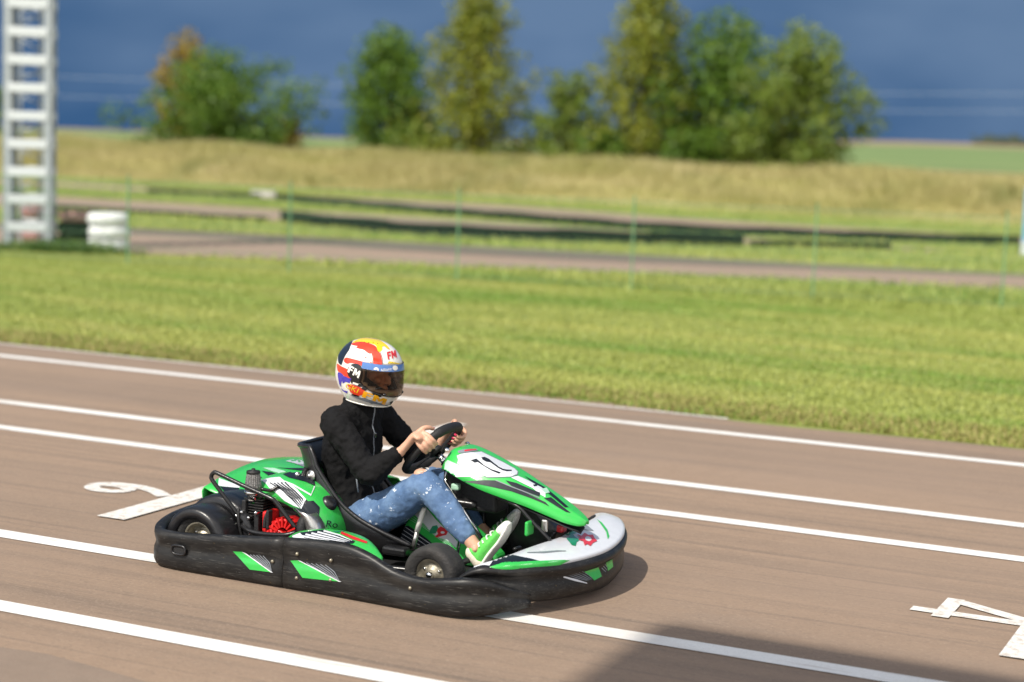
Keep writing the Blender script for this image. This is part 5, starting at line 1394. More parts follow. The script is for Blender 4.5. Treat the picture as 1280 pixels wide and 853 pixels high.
decal('lettering', helmet, (0.660, -0.110, 0.880), [(-0.0409, 0.0071), (-0.0280, 0.0368), (-0.0073, 0.0243), (-0.0102, 0.0177), (-0.0220, 0.0249), (-0.0244, 0.0196), (-0.0145, 0.0137), (-0.0171, 0.0077), (-0.0270, 0.0137), (-0.0321, 0.0018)], M_HELM, 4, .008)
decal('lettering', helmet, (0.660, -0.110, 0.880), [(-0.0171, -0.0073), (-0.0042, 0.0224), (0.0041, 0.0174), (0.0043, 0.0015), (0.0154, 0.0105), (0.0237, 0.0055), (0.0108, -0.0242), (0.0036, -0.0198), (0.0107, -0.0035), (0.0007, -0.0113), (-0.0024, -0.0095), (-0.0028, 0.0047), (-0.0099, -0.0117)], M_HELM, 4, .008)
decal('lettering', helmet, (0.660, -0.110, 0.880), [(0.1424, 0.0590), (0.1356, 0.0939), (0.1512, 0.0992), (0.1527, 0.0915), (0.1437, 0.0885), (0.1449, 0.0822), (0.1523, 0.0847), (0.1537, 0.0777), (0.1463, 0.0752), (0.1490, 0.0613)], M_REDS, 3, .008)
decal('lettering', helmet, (0.660, -0.110, 0.880), [(0.1603, 0.0651), (0.1535, 0.1000), (0.1597, 0.1021), (0.1669, 0.0890), (0.1683, 0.1051), (0.1745, 0.1072), (0.1813, 0.0723), (0.1759, 0.0704), (0.1721, 0.0896), (0.1707, 0.0754), (0.1684, 0.0746), (0.1620, 0.0862), (0.1657, 0.0670)], M_REDS, 3, .008)
lettering('GKI', helmet, (0.660, -0.110, 0.880), (-0.0544, -0.0601), (0.0586, -0.0299), (0.0101, 0.0188), M_HYEL, 4)
decal('lettering', helmet, (0.660, -0.110, 0.880), [(0.0244, -0.1055), (0.0355, -0.0806), (0.0768, -0.0950), (0.0743, -0.1004), (0.0506, -0.0922), (0.0486, -0.0967), (0.0682, -0.1035), (0.0660, -0.1085), (0.0464, -0.1016), (0.0419, -0.1116)], M_HORG, 4, .008)
decal('lettering', helmet, (0.660, -0.110, 0.880), [(0.0719, -0.1220), (0.0830, -0.0971), (0.0995, -0.1029), (0.1062, -0.1173), (0.1222, -0.1108), (0.1387, -0.1165), (0.1276, -0.1414), (0.1132, -0.1364), (0.1193, -0.1227), (0.1048, -0.1283), (0.0986, -0.1261), (0.0924, -0.1133), (0.0863, -0.1270)], M_HORG, 4, .008)
lettering('Allianz', strip_o, (0.660, -0.110, 0.880), (0.1099, 0.0024), (0.0496, 0.0100), (-0.0020, 0.0132), M_HELM, 3)
lettering('Allianz', strip_o, (0.660, -0.110, 0.880), (0.0316, 0.0059), (0.0446, -0.0036), (0.0000, 0.0132), M_HELM, 3)
decal('helmet_graphic', helmet, (0.660, -0.110, 0.880), [(-0.0370, 0.0248), (-0.0349, 0.0281), (-0.0324, 0.0311), (-0.0297, 0.0338), (-0.0265, 0.0362), (-0.0230, 0.0383), (-0.0189, 0.0400), (-0.0143, 0.0412), (-0.0090, 0.0419), (-0.0031, 0.0422), (0.0024, 0.0415), (0.0077, 0.0400), (0.0127, 0.0376), (0.0174, 0.0344), (0.0214, 0.0307), (0.0246, 0.0265), (0.0271, 0.0220), (0.0289, 0.0171), (0.0302, 0.0116), (0.0309, 0.0056), (0.0312, -0.0009), (0.0309, -0.0080), (0.0301, -0.0152), (0.0288, -0.0225), (0.0270, -0.0300), (0.0247, -0.0376), (0.0220, -0.0429), (0.0190, -0.0459), (0.0156, -0.0465), (0.0119, -0.0447), (0.0077, -0.0427), (0.0032, -0.0403), (-0.0017, -0.0377), (-0.0070, -0.0348), (-0.0123, -0.0316), (-0.0176, -0.0281), (-0.0229, -0.0243), (-0.0281, -0.0202), (-0.0325, -0.0159), (-0.0358, -0.0115), (-0.0382, -0.0070), (-0.0397, -0.0023), (-0.0407, 0.0022), (-0.0411, 0.0064), (-0.0412, 0.0104), (-0.0407, 0.0142), (-0.0399, 0.0178), (-0.0386, 0.0214)], M_HBLK, 3)
decal('helmet_graphic', helmet, (0.660, -0.110, 0.880), [(0.0467, 0.0698), (0.0464, 0.0691), (0.0460, 0.0684), (0.0454, 0.0679), (0.0448, 0.0675), (0.0441, 0.0672), (0.0433, 0.0670), (0.0426, 0.0670), (0.0418, 0.0671), (0.0411, 0.0675), (0.0404, 0.0679), (0.0399, 0.0684), (0.0395, 0.0690), (0.0392, 0.0698), (0.0390, 0.0705), (0.0390, 0.0713), (0.0392, 0.0720), (0.0395, 0.0728), (0.0399, 0.0734), (0.0404, 0.0740), (0.0410, 0.0744), (0.0418, 0.0747), (0.0425, 0.0749), (0.0433, 0.0749), (0.0440, 0.0747), (0.0448, 0.0744), (0.0454, 0.0740), (0.0459, 0.0734), (0.0464, 0.0728), (0.0467, 0.0721), (0.0468, 0.0713), (0.0468, 0.0706)], M_HRED, 2)
decal('helmet_graphic', helmet, (0.660, -0.110, 0.880), [(0.0690, 0.0444), (0.0688, 0.0439), (0.0686, 0.0434), (0.0682, 0.0431), (0.0678, 0.0428), (0.0673, 0.0426), (0.0668, 0.0425), (0.0663, 0.0425), (0.0658, 0.0426), (0.0653, 0.0428), (0.0649, 0.0431), (0.0645, 0.0434), (0.0642, 0.0438), (0.0640, 0.0443), (0.0639, 0.0448), (0.0639, 0.0453), (0.0640, 0.0458), (0.0642, 0.0463), (0.0645, 0.0468), (0.0648, 0.0471), (0.0653, 0.0474), (0.0658, 0.0476), (0.0663, 0.0477), (0.0668, 0.0477), (0.0673, 0.0476), (0.0677, 0.0474), (0.0682, 0.0471), (0.0685, 0.0468), (0.0688, 0.0464), (0.0690, 0.0459), (0.0691, 0.0454), (0.0691, 0.0449)], M_HRED, 2)
decal('helmet_graphic', helmet, (0.660, -0.110, 0.880), [(0.0658, 0.0301), (0.0656, 0.0295), (0.0652, 0.0290), (0.0648, 0.0286), (0.0643, 0.0283), (0.0638, 0.0280), (0.0632, 0.0279), (0.0626, 0.0279), (0.0620, 0.0280), (0.0614, 0.0283), (0.0609, 0.0286), (0.0605, 0.0290), (0.0602, 0.0295), (0.0599, 0.0301), (0.0598, 0.0307), (0.0598, 0.0312), (0.0599, 0.0318), (0.0602, 0.0324), (0.0605, 0.0329), (0.0609, 0.0333), (0.0614, 0.0336), (0.0620, 0.0339), (0.0626, 0.0340), (0.0631, 0.0340), (0.0637, 0.0339), (0.0643, 0.0337), (0.0648, 0.0333), (0.0652, 0.0329), (0.0655, 0.0324), (0.0658, 0.0318), (0.0659, 0.0313), (0.0659, 0.0307)], M_HRED, 2)
decal('helmet_graphic', helmet, (0.660, -0.110, 0.880), [(0.0570, 0.0350), (0.0568, 0.0346), (0.0566, 0.0343), (0.0563, 0.0340), (0.0559, 0.0337), (0.0555, 0.0335), (0.0551, 0.0335), (0.0547, 0.0335), (0.0543, 0.0335), (0.0538, 0.0337), (0.0535, 0.0339), (0.0532, 0.0342), (0.0530, 0.0346), (0.0528, 0.0350), (0.0527, 0.0354), (0.0527, 0.0358), (0.0528, 0.0363), (0.0529, 0.0367), (0.0532, 0.0370), (0.0535, 0.0373), (0.0538, 0.0376), (0.0542, 0.0377), (0.0546, 0.0378), (0.0551, 0.0378), (0.0555, 0.0377), (0.0559, 0.0376), (0.0562, 0.0373), (0.0565, 0.0370), (0.0568, 0.0367), (0.0569, 0.0363), (0.0570, 0.0359), (0.0570, 0.0354)], M_HRED, 2)
decal('helmet_graphic', helmet, (0.660, -0.110, 0.880), [(-0.0118, 0.0891), (-0.0119, 0.0888), (-0.0121, 0.0885), (-0.0123, 0.0882), (-0.0126, 0.0880), (-0.0129, 0.0879), (-0.0133, 0.0878), (-0.0136, 0.0878), (-0.0139, 0.0879), (-0.0142, 0.0880), (-0.0145, 0.0882), (-0.0148, 0.0885), (-0.0150, 0.0887), (-0.0151, 0.0891), (-0.0152, 0.0894), (-0.0152, 0.0897), (-0.0151, 0.0901), (-0.0150, 0.0904), (-0.0148, 0.0907), (-0.0146, 0.0909), (-0.0143, 0.0911), (-0.0139, 0.0913), (-0.0136, 0.0913), (-0.0133, 0.0913), (-0.0129, 0.0913), (-0.0126, 0.0911), (-0.0123, 0.0909), (-0.0121, 0.0907), (-0.0119, 0.0904), (-0.0118, 0.0901), (-0.0117, 0.0898), (-0.0117, 0.0894)], M_HRED, 2)
decal('helmet_graphic', helmet, (0.660, -0.110, 0.880), [(0.1458, 0.0420), (0.1448, 0.0408), (0.1430, 0.0408), (0.1420, 0.0420), (0.1430, 0.0433), (0.1448, 0.0433)], M_HBLK, 3)
decal('helmet_graphic', helmet, (0.660, -0.110, 0.880), [(0.1519, 0.0444), (0.1509, 0.0432), (0.1491, 0.0432), (0.1481, 0.0444), (0.1490, 0.0456), (0.1509, 0.0456)], M_HBLK, 3)
decal('helmet_graphic', helmet, (0.660, -0.110, 0.880), [(0.1580, 0.0421), (0.1570, 0.0409), (0.1552, 0.0408), (0.1542, 0.0421), (0.1552, 0.0433), (0.1570, 0.0433)], M_HBLK, 3)
decal('helmet_graphic', helmet, (0.660, -0.110, 0.880), [(0.1641, 0.0445), (0.1631, 0.0432), (0.1613, 0.0432), (0.1603, 0.0444), (0.1612, 0.0457), (0.1631, 0.0457)], M_HBLK, 3)
decal('helmet_graphic', helmet, (0.660, -0.110, 0.880), [(0.1702, 0.0421), (0.1692, 0.0409), (0.1674, 0.0409), (0.1664, 0.0421), (0.1673, 0.0433), (0.1692, 0.0433)], M_HBLK, 3)
decal('helmet_graphic', helmet, (0.660, -0.110, 0.880), [(0.1763, 0.0445), (0.1753, 0.0433), (0.1734, 0.0433), (0.1725, 0.0445), (0.1734, 0.0457), (0.1753, 0.0457)], M_HBLK, 3)
decal('helmet_graphic', helmet, (0.660, -0.110, 0.880), [(0.1824, 0.0422), (0.1814, 0.0409), (0.1796, 0.0409), (0.1786, 0.0421), (0.1795, 0.0434), (0.1814, 0.0434)], M_HBLK, 3)
decal('helmet_graphic', helmet, (0.660, -0.110, 0.880), [(-0.0021, 0.1452), (-0.0033, 0.1436), (-0.0056, 0.1436), (-0.0068, 0.1452), (-0.0056, 0.1469), (-0.0033, 0.1469)], M_HBLK, 3)
decal('helmet_graphic', helmet, (0.660, -0.110, 0.880), [(0.0176, 0.1420), (0.0164, 0.1404), (0.0141, 0.1404), (0.0129, 0.1420), (0.0141, 0.1436), (0.0164, 0.1436)], M_HBLK, 3)
decal('helmet_graphic', helmet, (0.660, -0.110, 0.880), [(0.0373, 0.1416), (0.0361, 0.1400), (0.0338, 0.1400), (0.0326, 0.1416), (0.0338, 0.1432), (0.0361, 0.1432)], M_HBLK, 3)
decal('helmet_graphic', helmet, (0.660, -0.110, 0.880), [(0.0570, 0.1384), (0.0559, 0.1367), (0.0535, 0.1367), (0.0523, 0.1384), (0.0535, 0.1400), (0.0558, 0.1400)], M_HBLK, 3)
decal('helmet_graphic', helmet, (0.660, -0.110, 0.880), [(0.0767, 0.1380), (0.0756, 0.1363), (0.0732, 0.1363), (0.0720, 0.1380), (0.0732, 0.1396), (0.0755, 0.1396)], M_HBLK, 3)
decal('helmet_graphic', helmet, (0.660, -0.110, 0.880), [(0.0964, 0.1348), (0.0953, 0.1331), (0.0929, 0.1331), (0.0918, 0.1347), (0.0929, 0.1364), (0.0953, 0.1364)], M_HBLK, 3)
decal('helmet_graphic', helmet, (0.660, -0.110, 0.880), [(0.0720, 0.0262), (0.0765, 0.0616), (0.0707, 0.0844), (0.0693, 0.0840), (0.0751, 0.0616), (0.0706, 0.0264)], M_HBLK, 3)
decal('helmet_graphic', helmet, (0.660, -0.110, 0.880), [(0.1208, 0.0265), (0.1187, 0.0642), (0.1082, 0.0926), (0.1068, 0.0921), (0.1173, 0.0640), (0.1194, 0.0264)], M_HBLK, 3)
decal('helmet_graphic', helmet, (0.660, -0.110, 0.880), [(-0.0116, -0.1054), (0.0031, -0.1125), (0.0179, -0.1187), (0.0329, -0.1243), (0.0480, -0.1291), (0.0633, -0.1332), (0.0788, -0.1368), (0.0947, -0.1398), (0.1108, -0.1423), (0.1272, -0.1442), (0.1395, -0.1456), (0.1478, -0.1463), (0.1519, -0.1463), (0.1520, -0.1457), (0.1480, -0.1448), (0.1398, -0.1435), (0.1275, -0.1419), (0.1112, -0.1400), (0.0951, -0.1375), (0.0793, -0.1345), (0.0638, -0.1309), (0.0487, -0.1269), (0.0336, -0.1221), (0.0187, -0.1166), (0.0039, -0.1103), (-0.0107, -0.1033), (-0.0217, -0.0982), (-0.0292, -0.0949), (-0.0330, -0.0936), (-0.0333, -0.0941), (-0.0298, -0.0963), (-0.0226, -0.1000)], M_GREYS, 3)
decal('fairing_graphic', fairing, (1.350, -0.060, 0.540), [(-0.2167, -0.0026), (-0.2050, 0.0092), (-0.1635, -0.0104), (-0.0550, -0.0575), (-0.0432, -0.0646), (-0.1457, -0.0662), (-0.2047, -0.0694), (-0.2206, -0.0419)], M_PALEG, 1)
decal('number_plate_edge', fairing, (1.350, -0.060, 0.540), [(-0.1664, 0.0282), (-0.1459, 0.0376), (-0.1065, 0.0436), (-0.0532, 0.0479), (-0.0255, 0.0338), (0.0416, 0.0007), (0.0942, -0.0292), (0.1068, -0.0437), (0.1021, -0.0575), (0.0733, -0.0681), (0.0318, -0.0689), (-0.0313, -0.0701), (-0.0566, -0.0599), (-0.1647, -0.0088), (-0.1608, 0.0093)], M_GREYS, 2)
decal('number_plate', fairing, (1.350, -0.060, 0.540), [(-0.1636, 0.0266), (-0.1459, 0.0345), (-0.1065, 0.0404), (-0.0552, 0.0448), (-0.0275, 0.0310), (0.0397, -0.0020), (0.0910, -0.0308), (0.1029, -0.0437), (0.0989, -0.0552), (0.0713, -0.0654), (0.0318, -0.0658), (-0.0313, -0.0670), (-0.0550, -0.0572), (-0.1616, -0.0065), (-0.1577, 0.0093)], M_WHITE, 3)
decal('fairing_graphic', fairing, (1.350, -0.060, 0.540), [(-0.1397, -0.0866), (-0.0471, -0.0803), (0.0002, -0.0819), (0.0476, -0.0988), (0.1108, -0.1252), (0.1700, -0.1527), (0.2194, -0.1763), (0.2371, -0.1951), (0.2055, -0.1794), (0.1502, -0.1566), (0.0713, -0.1291), (-0.0155, -0.1094), (-0.0944, -0.0937)], M_NAVY, 2)
decal('fairing_graphic', fairing, (1.350, -0.060, 0.540), [(0.0476, -0.0819), (0.0950, -0.0937), (0.1503, -0.1173), (0.1985, -0.1362), (0.1945, -0.1527), (0.1305, -0.1291), (0.0713, -0.1047)], M_NAVY, 3)
decal('fairing_graphic', fairing, (1.350, -0.060, 0.540), [(0.0034, -0.0837), (0.0706, -0.1113), (0.1416, -0.1380), (0.1929, -0.1596), (0.1945, -0.1560), (0.1431, -0.1343), (0.0720, -0.1076), (0.0049, -0.0801)], M_GREYS, 4)
decal('fairing_graphic', fairing, (1.350, -0.060, 0.540), [(0.0713, -0.0693), (0.1029, -0.0622), (0.1503, -0.0831), (0.1898, -0.1047), (0.2214, -0.1205), (0.2202, -0.1558), (0.1977, -0.1440), (0.1661, -0.1165), (0.1305, -0.0988)], M_WHITE, 2)
decal('fairing_graphic', fairing, (1.350, -0.060, 0.540), [(0.2134, -0.1598), (0.2451, -0.1559), (0.2885, -0.1912), (0.3280, -0.2227), (0.3082, -0.2188), (0.2687, -0.1952)], M_NAVY, 2)
decal('fairing_graphic', fairing, (1.350, -0.060, 0.540), [(0.1345, -0.0634), (0.1740, -0.0851), (0.2214, -0.1126), (0.2688, -0.1519), (0.3201, -0.1991), (0.3043, -0.1991), (0.2490, -0.1519), (0.2056, -0.1126), (0.1621, -0.0890)], M_NAVY, 3)
decal('fairing_graphic', fairing, (1.350, -0.060, 0.540), [(0.2056, -0.1205), (0.2293, -0.1146), (0.2412, -0.1362), (0.2214, -0.1401)], M_PALEG, 4)
decal('fairing_graphic', fairing, (1.350, -0.060, 0.540), [(0.1681, -0.1020), (0.1839, -0.0988), (0.1878, -0.1067), (0.1720, -0.1094)], M_NAVY, 3)
decal('fairing_graphic', fairing, (1.350, -0.060, 0.540), [(-0.1617, 0.0486), (-0.1361, 0.0565), (-0.0749, 0.0597), (-0.0690, 0.0507), (-0.1341, 0.0408), (-0.1577, 0.0388)], M_GREYS, 2)
decal('fairing_graphic', fairing, (1.350, -0.060, 0.540), [(-0.1321, 0.0518), (-0.1065, 0.0566), (-0.0797, 0.0582), (-0.0769, 0.0526), (-0.1104, 0.0487), (-0.1301, 0.0455)], M_REDS, 3)
decal('number', fairing, (1.350, -0.060, 0.540), [(-0.1044, 0.0062), (-0.0796, 0.0133), (-0.0677, 0.0034), (-0.0472, -0.0151), (-0.0116, -0.0347), (0.0270, -0.0477), (0.0199, -0.0536), (-0.0116, -0.0410), (-0.0551, -0.0143), (-0.0729, -0.0017), (-0.0867, -0.0052)], M_NAVY, 5)
decal('number', fairing, (1.350, -0.060, 0.540), [(-0.0201, -0.0003), (-0.0344, 0.0040), (-0.0485, 0.0126), (-0.0532, 0.0145), (-0.0441, 0.0142), (-0.0274, 0.0058), (-0.0097, -0.0096), (0.0143, -0.0277), (0.0345, -0.0390), (0.0532, -0.0435), (0.0761, -0.0418), (0.0760, -0.0371), (0.0538, -0.0361), (0.0369, -0.0328), (0.0176, -0.0228), (-0.0057, -0.0047), (-0.0236, 0.0113), (-0.0425, 0.0203), (-0.0571, 0.0184), (-0.0523, 0.0076), (-0.0364, -0.0011), (-0.0206, -0.0030)], M_NAVY, 5)
decal('spoiler_graphic', nose, (1.700, -0.350, 0.260), [(-0.2383, -0.0922), (-0.1969, -0.0759), (-0.1377, -0.0572), (0.0046, -0.0551), (0.1471, -0.0548), (0.0995, -0.0742), (-0.0548, -0.0856), (-0.1732, -0.0924)], M_GREEN, 2)
decal('spoiler_graphic', nose, (1.700, -0.350, 0.260), [(-0.2028, -0.0759), (-0.1733, -0.0395), (-0.1466, -0.0231), (-0.0844, -0.0338), (-0.0251, -0.0457), (0.0105, -0.0551), (-0.1377, -0.0595)], M_NAVY, 2)
decal('spoiler_graphic', nose, (1.700, -0.350, 0.260), [(-0.0645, -0.0174), (-0.0292, 0.0000), (0.0236, 0.0174), (0.1004, 0.0308), (0.1356, 0.0319), (0.1353, 0.0413), (0.0992, 0.0401), (0.0214, 0.0266), (-0.0327, 0.0088), (-0.0687, -0.0090)], M_GREEN, 2)
decal('spoiler_graphic', nose, (1.700, -0.350, 0.260), [(-0.0369, -0.0244), (0.0344, -0.0263), (0.0997, -0.0223), (0.1353, -0.0221), (0.1354, -0.0203), (0.0996, -0.0176), (0.0342, -0.0204), (-0.0369, -0.0221)], M_GREYS, 2)
decal('spoiler_graphic', nose, (1.700, -0.350, 0.260), [(0.0998, 0.0366), (0.1296, 0.0590), (0.1831, 0.0589), (0.2069, 0.0453), (0.1771, 0.0365), (0.1355, 0.0378)], M_TEAL, 2)
decal('spoiler_graphic', nose, (1.700, -0.350, 0.260), [(0.2041, 0.0808), (0.2369, 0.0985), (0.2607, 0.0807), (0.2874, 0.0529), (0.2695, 0.0553), (0.2427, 0.0589), (0.2129, 0.0613)], M_GREYS, 2)
decal('spoiler_graphic', nose, (1.700, -0.350, 0.260), [(0.3204, 0.1013), (0.3382, 0.0865), (0.3530, 0.0569), (0.3529, 0.0303), (0.3409, 0.0186), (0.3440, 0.0481), (0.3322, 0.0747)], M_GREEN, 2)
decal('star_emblem', nose, (1.700, -0.350, 0.260), [(0.1533, 0.0236), (0.1723, 0.0318), (0.1831, 0.0495), (0.1938, 0.0294), (0.2098, 0.0188), (0.1919, 0.0099), (0.1830, -0.0036), (0.1663, -0.0001)], M_TEAL, 3)
decal('star_emblem', nose, (1.700, -0.350, 0.260), [(0.2039, 0.0412), (0.2236, 0.0335), (0.2427, 0.0453), (0.2557, 0.0364), (0.2772, 0.0375), (0.2795, 0.0234), (0.2890, 0.0127), (0.2663, 0.0057), (0.2514, -0.0061), (0.2377, 0.0022), (0.2246, -0.0037), (0.2235, 0.0128), (0.2056, 0.0188), (0.2140, 0.0294)], M_REDS, 4)
decal('star_emblem', nose, (1.700, -0.350, 0.260), [(0.2640, 0.0210), (0.2629, 0.0174), (0.2598, 0.0144), (0.2552, 0.0123), (0.2497, 0.0116), (0.2442, 0.0123), (0.2396, 0.0144), (0.2365, 0.0175), (0.2354, 0.0211), (0.2365, 0.0247), (0.2396, 0.0277), (0.2443, 0.0298), (0.2498, 0.0305), (0.2552, 0.0298), (0.2599, 0.0277), (0.2629, 0.0246)], M_WHITE, 5)
decal('bumper_graphic', front, (1.830, -0.300, 0.140), [(0.0780, 0.0166), (0.1483, 0.0312), (0.1642, -0.0101), (0.1266, -0.0241), (0.1076, -0.0070)], M_GREEN, 2)
decal('bumper_graphic', front, (1.830, -0.300, 0.140), [(0.1853, 0.0517), (0.2211, 0.0652), (0.2257, 0.0251), (0.1970, 0.0104)], M_GREEN, 2)
decal('bumper_graphic', front, (1.830, -0.300, 0.140), [(-0.0181, -0.0036), (0.0348, -0.0213), (0.0904, -0.0351), (0.0914, -0.0318), (0.0376, -0.0123), (-0.0164, 0.0020)], M_WHITE, 2)
decal('bumper_graphic', front, (1.830, -0.300, 0.140), [(0.0063, 0.0036), (0.0477, -0.0112), (0.0925, -0.0237), (0.0930, -0.0220), (0.0486, -0.0084), (0.0069, 0.0053)], M_GREYS, 2)
decal('bumper_graphic', front, (1.830, -0.300, 0.140), [(0.0217, 0.0071), (0.0607, -0.0089), (0.0995, -0.0225), (0.1002, -0.0209), (0.0618, -0.0061), (0.0224, 0.0087)], M_GREYS, 2)
decal('bumper_graphic', front, (1.830, -0.300, 0.140), [(0.0371, 0.0106), (0.0737, -0.0065), (0.1066, -0.0213), (0.1074, -0.0198), (0.0750, -0.0038), (0.0379, 0.0122)], M_GREYS, 2)
decal('bumper_graphic', front, (1.830, -0.300, 0.140), [(0.0526, 0.0141), (0.0867, -0.0041), (0.1137, -0.0201), (0.1146, -0.0186), (0.0882, -0.0016), (0.0534, 0.0157)], M_GREYS, 2)
decal('bumper_graphic', front, (1.830, -0.300, 0.140), [(0.0680, 0.0176), (0.0997, -0.0017), (0.1207, -0.0189), (0.1219, -0.0176), (0.1014, 0.0007), (0.0689, 0.0192)], M_GREYS, 2)
decal('bumper_graphic', front, (1.830, -0.300, 0.140), [(0.1632, 0.0239), (0.1839, 0.0062), (0.1863, 0.0089), (0.1655, 0.0266)], M_GREYS, 2)
decal('bumper_graphic', front, (1.830, -0.300, 0.140), [(0.1714, 0.0323), (0.1898, 0.0134), (0.1924, 0.0158), (0.1740, 0.0347)], M_GREYS, 2)
decal('bumper_graphic', front, (1.830, -0.300, 0.140), [(0.1797, 0.0406), (0.1957, 0.0205), (0.1985, 0.0227), (0.1825, 0.0428)], M_GREYS, 2)
decal('chevron', rearn, (0.600, -0.650, 0.120), [(-0.1913, 0.0280), (-0.1499, 0.0271), (-0.0178, -0.0585), (-0.1127, -0.0497)], M_GREEN, 2)
decal('chevron', rearn, (0.600, -0.650, 0.120), [(-0.1499, 0.0271), (-0.1343, 0.0227), (-0.0074, -0.0602), (-0.0177, -0.0594)], M_WHITE, 2)
decal('chevron', rearn, (0.600, -0.650, 0.120), [(-0.1127, 0.0135), (-0.0623, -0.0210), (-0.0131, -0.0566), (-0.0121, -0.0552), (-0.0603, -0.0182), (-0.1108, 0.0164)], M_GREYS, 2)
decal('chevron', rearn, (0.600, -0.650, 0.120), [(-0.0981, 0.0127), (-0.0529, -0.0210), (-0.0132, -0.0565), (-0.0120, -0.0553), (-0.0507, -0.0183), (-0.0961, 0.0154)], M_GREYS, 2)
decal('chevron', rearn, (0.600, -0.650, 0.120), [(-0.0835, 0.0118), (-0.0435, -0.0209), (-0.0133, -0.0565), (-0.0119, -0.0554), (-0.0411, -0.0185), (-0.0813, 0.0145)], M_GREYS, 2)
decal('chevron', rearn, (0.600, -0.650, 0.120), [(-0.0689, 0.0110), (-0.0342, -0.0208), (-0.0134, -0.0563), (-0.0118, -0.0555), (-0.0315, -0.0186), (-0.0666, 0.0135)], M_GREYS, 2)
decal('chevron', rearn, (0.600, -0.650, 0.120), [(-0.0543, 0.0102), (-0.0248, -0.0206), (-0.0134, -0.0562), (-0.0118, -0.0557), (-0.0219, -0.0188), (-0.0518, 0.0126)], M_GREYS, 2)
decal('chevron', siden, (0.600, -0.650, 0.120), [(0.0707, -0.0070), (0.1018, -0.0053), (0.2833, -0.0902), (0.1249, -0.0786)], M_GREEN, 2)
decal('chevron', siden, (0.600, -0.650, 0.120), [(0.1018, -0.0044), (0.1156, -0.0071), (0.2963, -0.0911), (0.2834, -0.0911)], M_WHITE, 2)
decal('chevron', siden, (0.600, -0.650, 0.120), [(0.1408, -0.0155), (0.2087, -0.0519), (0.2873, -0.0884), (0.2880, -0.0869), (0.2102, -0.0489), (0.1424, -0.0125)], M_GREYS, 2)
decal('chevron', siden, (0.600, -0.650, 0.120), [(0.1616, -0.0173), (0.2224, -0.0519), (0.2872, -0.0884), (0.2881, -0.0869), (0.2241, -0.0489), (0.1633, -0.0143)], M_GREYS, 2)
decal('chevron', siden, (0.600, -0.650, 0.120), [(0.1823, -0.0190), (0.2362, -0.0519), (0.2871, -0.0884), (0.2882, -0.0870), (0.2381, -0.0490), (0.1841, -0.0161)], M_GREYS, 2)
decal('chevron', siden, (0.600, -0.650, 0.120), [(0.2030, -0.0208), (0.2499, -0.0518), (0.2870, -0.0883), (0.2883, -0.0871), (0.2521, -0.0492), (0.2049, -0.0179)], M_GREYS, 2)
decal('chevron', siden, (0.600, -0.650, 0.120), [(0.2238, -0.0225), (0.2636, -0.0517), (0.2869, -0.0881), (0.2884, -0.0872), (0.2661, -0.0493), (0.2258, -0.0197)], M_GREYS, 2)
decal('pod_graphic', podn, (0.850, -0.560, 0.235), [(-0.1977, -0.0039), (-0.1652, 0.0106), (-0.1137, 0.0174), (-0.0536, 0.0242), (0.0844, -0.0215), (0.0759, -0.0309), (-0.0704, -0.0281), (-0.1735, -0.0168)], M_NAVY, 2)
decal('pod_graphic', podn, (0.850, -0.560, 0.235), [(-0.1870, -0.0099), (-0.0965, -0.0220), (0.0199, -0.0291), (0.0200, -0.0274), (-0.0960, -0.0169), (-0.1861, -0.0031)], M_WHITE, 3)
decal('pod_graphic', podn, (0.850, -0.560, 0.235), [(-0.1613, -0.0048), (-0.0742, -0.0178), (0.0301, -0.0274), (0.0303, -0.0257), (-0.0736, -0.0127), (-0.1603, 0.0020)], M_WHITE, 3)
decal('pod_graphic', podn, (0.850, -0.560, 0.235), [(-0.1356, 0.0004), (-0.0520, -0.0135), (0.0404, -0.0257), (0.0407, -0.0240), (-0.0512, -0.0084), (-0.1345, 0.0071)], M_WHITE, 3)
decal('pod_graphic', podn, (0.850, -0.560, 0.235), [(-0.1100, 0.0055), (-0.0298, -0.0092), (0.0507, -0.0240), (0.0510, -0.0223), (-0.0288, -0.0042), (-0.1087, 0.0122)], M_WHITE, 3)
decal('pod_graphic', podn, (0.850, -0.560, 0.235), [(-0.0843, 0.0106), (-0.0075, -0.0049), (0.0610, -0.0223), (0.0614, -0.0206), (-0.0064, 0.0001), (-0.0829, 0.0173)], M_WHITE, 3)
decal('pod_graphic', podn, (0.850, -0.560, 0.235), [(-0.0586, 0.0157), (0.0147, -0.0006), (0.0712, -0.0205), (0.0718, -0.0189), (0.0161, 0.0043), (-0.0571, 0.0224)], M_WHITE, 3)
decal('pod_graphic', podn, (0.850, -0.560, 0.235), [(-0.1951, -0.0048), (-0.1609, 0.0089), (-0.1393, -0.0083), (-0.1478, -0.0168), (-0.1821, -0.0151)], M_WHITE, 4)
decal('pod_graphic', podn, (0.850, -0.560, 0.235), [(0.0182, 0.0081), (0.0739, -0.0138), (0.1332, -0.0312), (0.1356, -0.0239), (0.0775, -0.0033), (0.0211, 0.0161)], M_REDS, 3)
decal('pod_graphic', podn, (0.850, -0.560, 0.235), [(-0.0536, 0.0277), (-0.0021, 0.0328), (0.0325, 0.0173), (-0.0019, 0.0121)], M_TEAL, 3)
decal('pod_graphic', podn, (0.850, -0.560, 0.235), [(0.1576, -0.0173), (0.1834, -0.0087), (0.1965, -0.0259), (0.1750, -0.0414)], M_PALEG, 3)
decal('console_graphic', console, (1.050, -0.055, 0.200), [(-0.1576, -0.0637), (-0.1300, 0.0081), (-0.1114, 0.0127), (-0.0553, -0.0245), (-0.0179, -0.0524), (0.0101, -0.0802), (0.0335, -0.0942), (-0.0457, -0.1033), (-0.0923, -0.1032)], M_NAVY, 2)
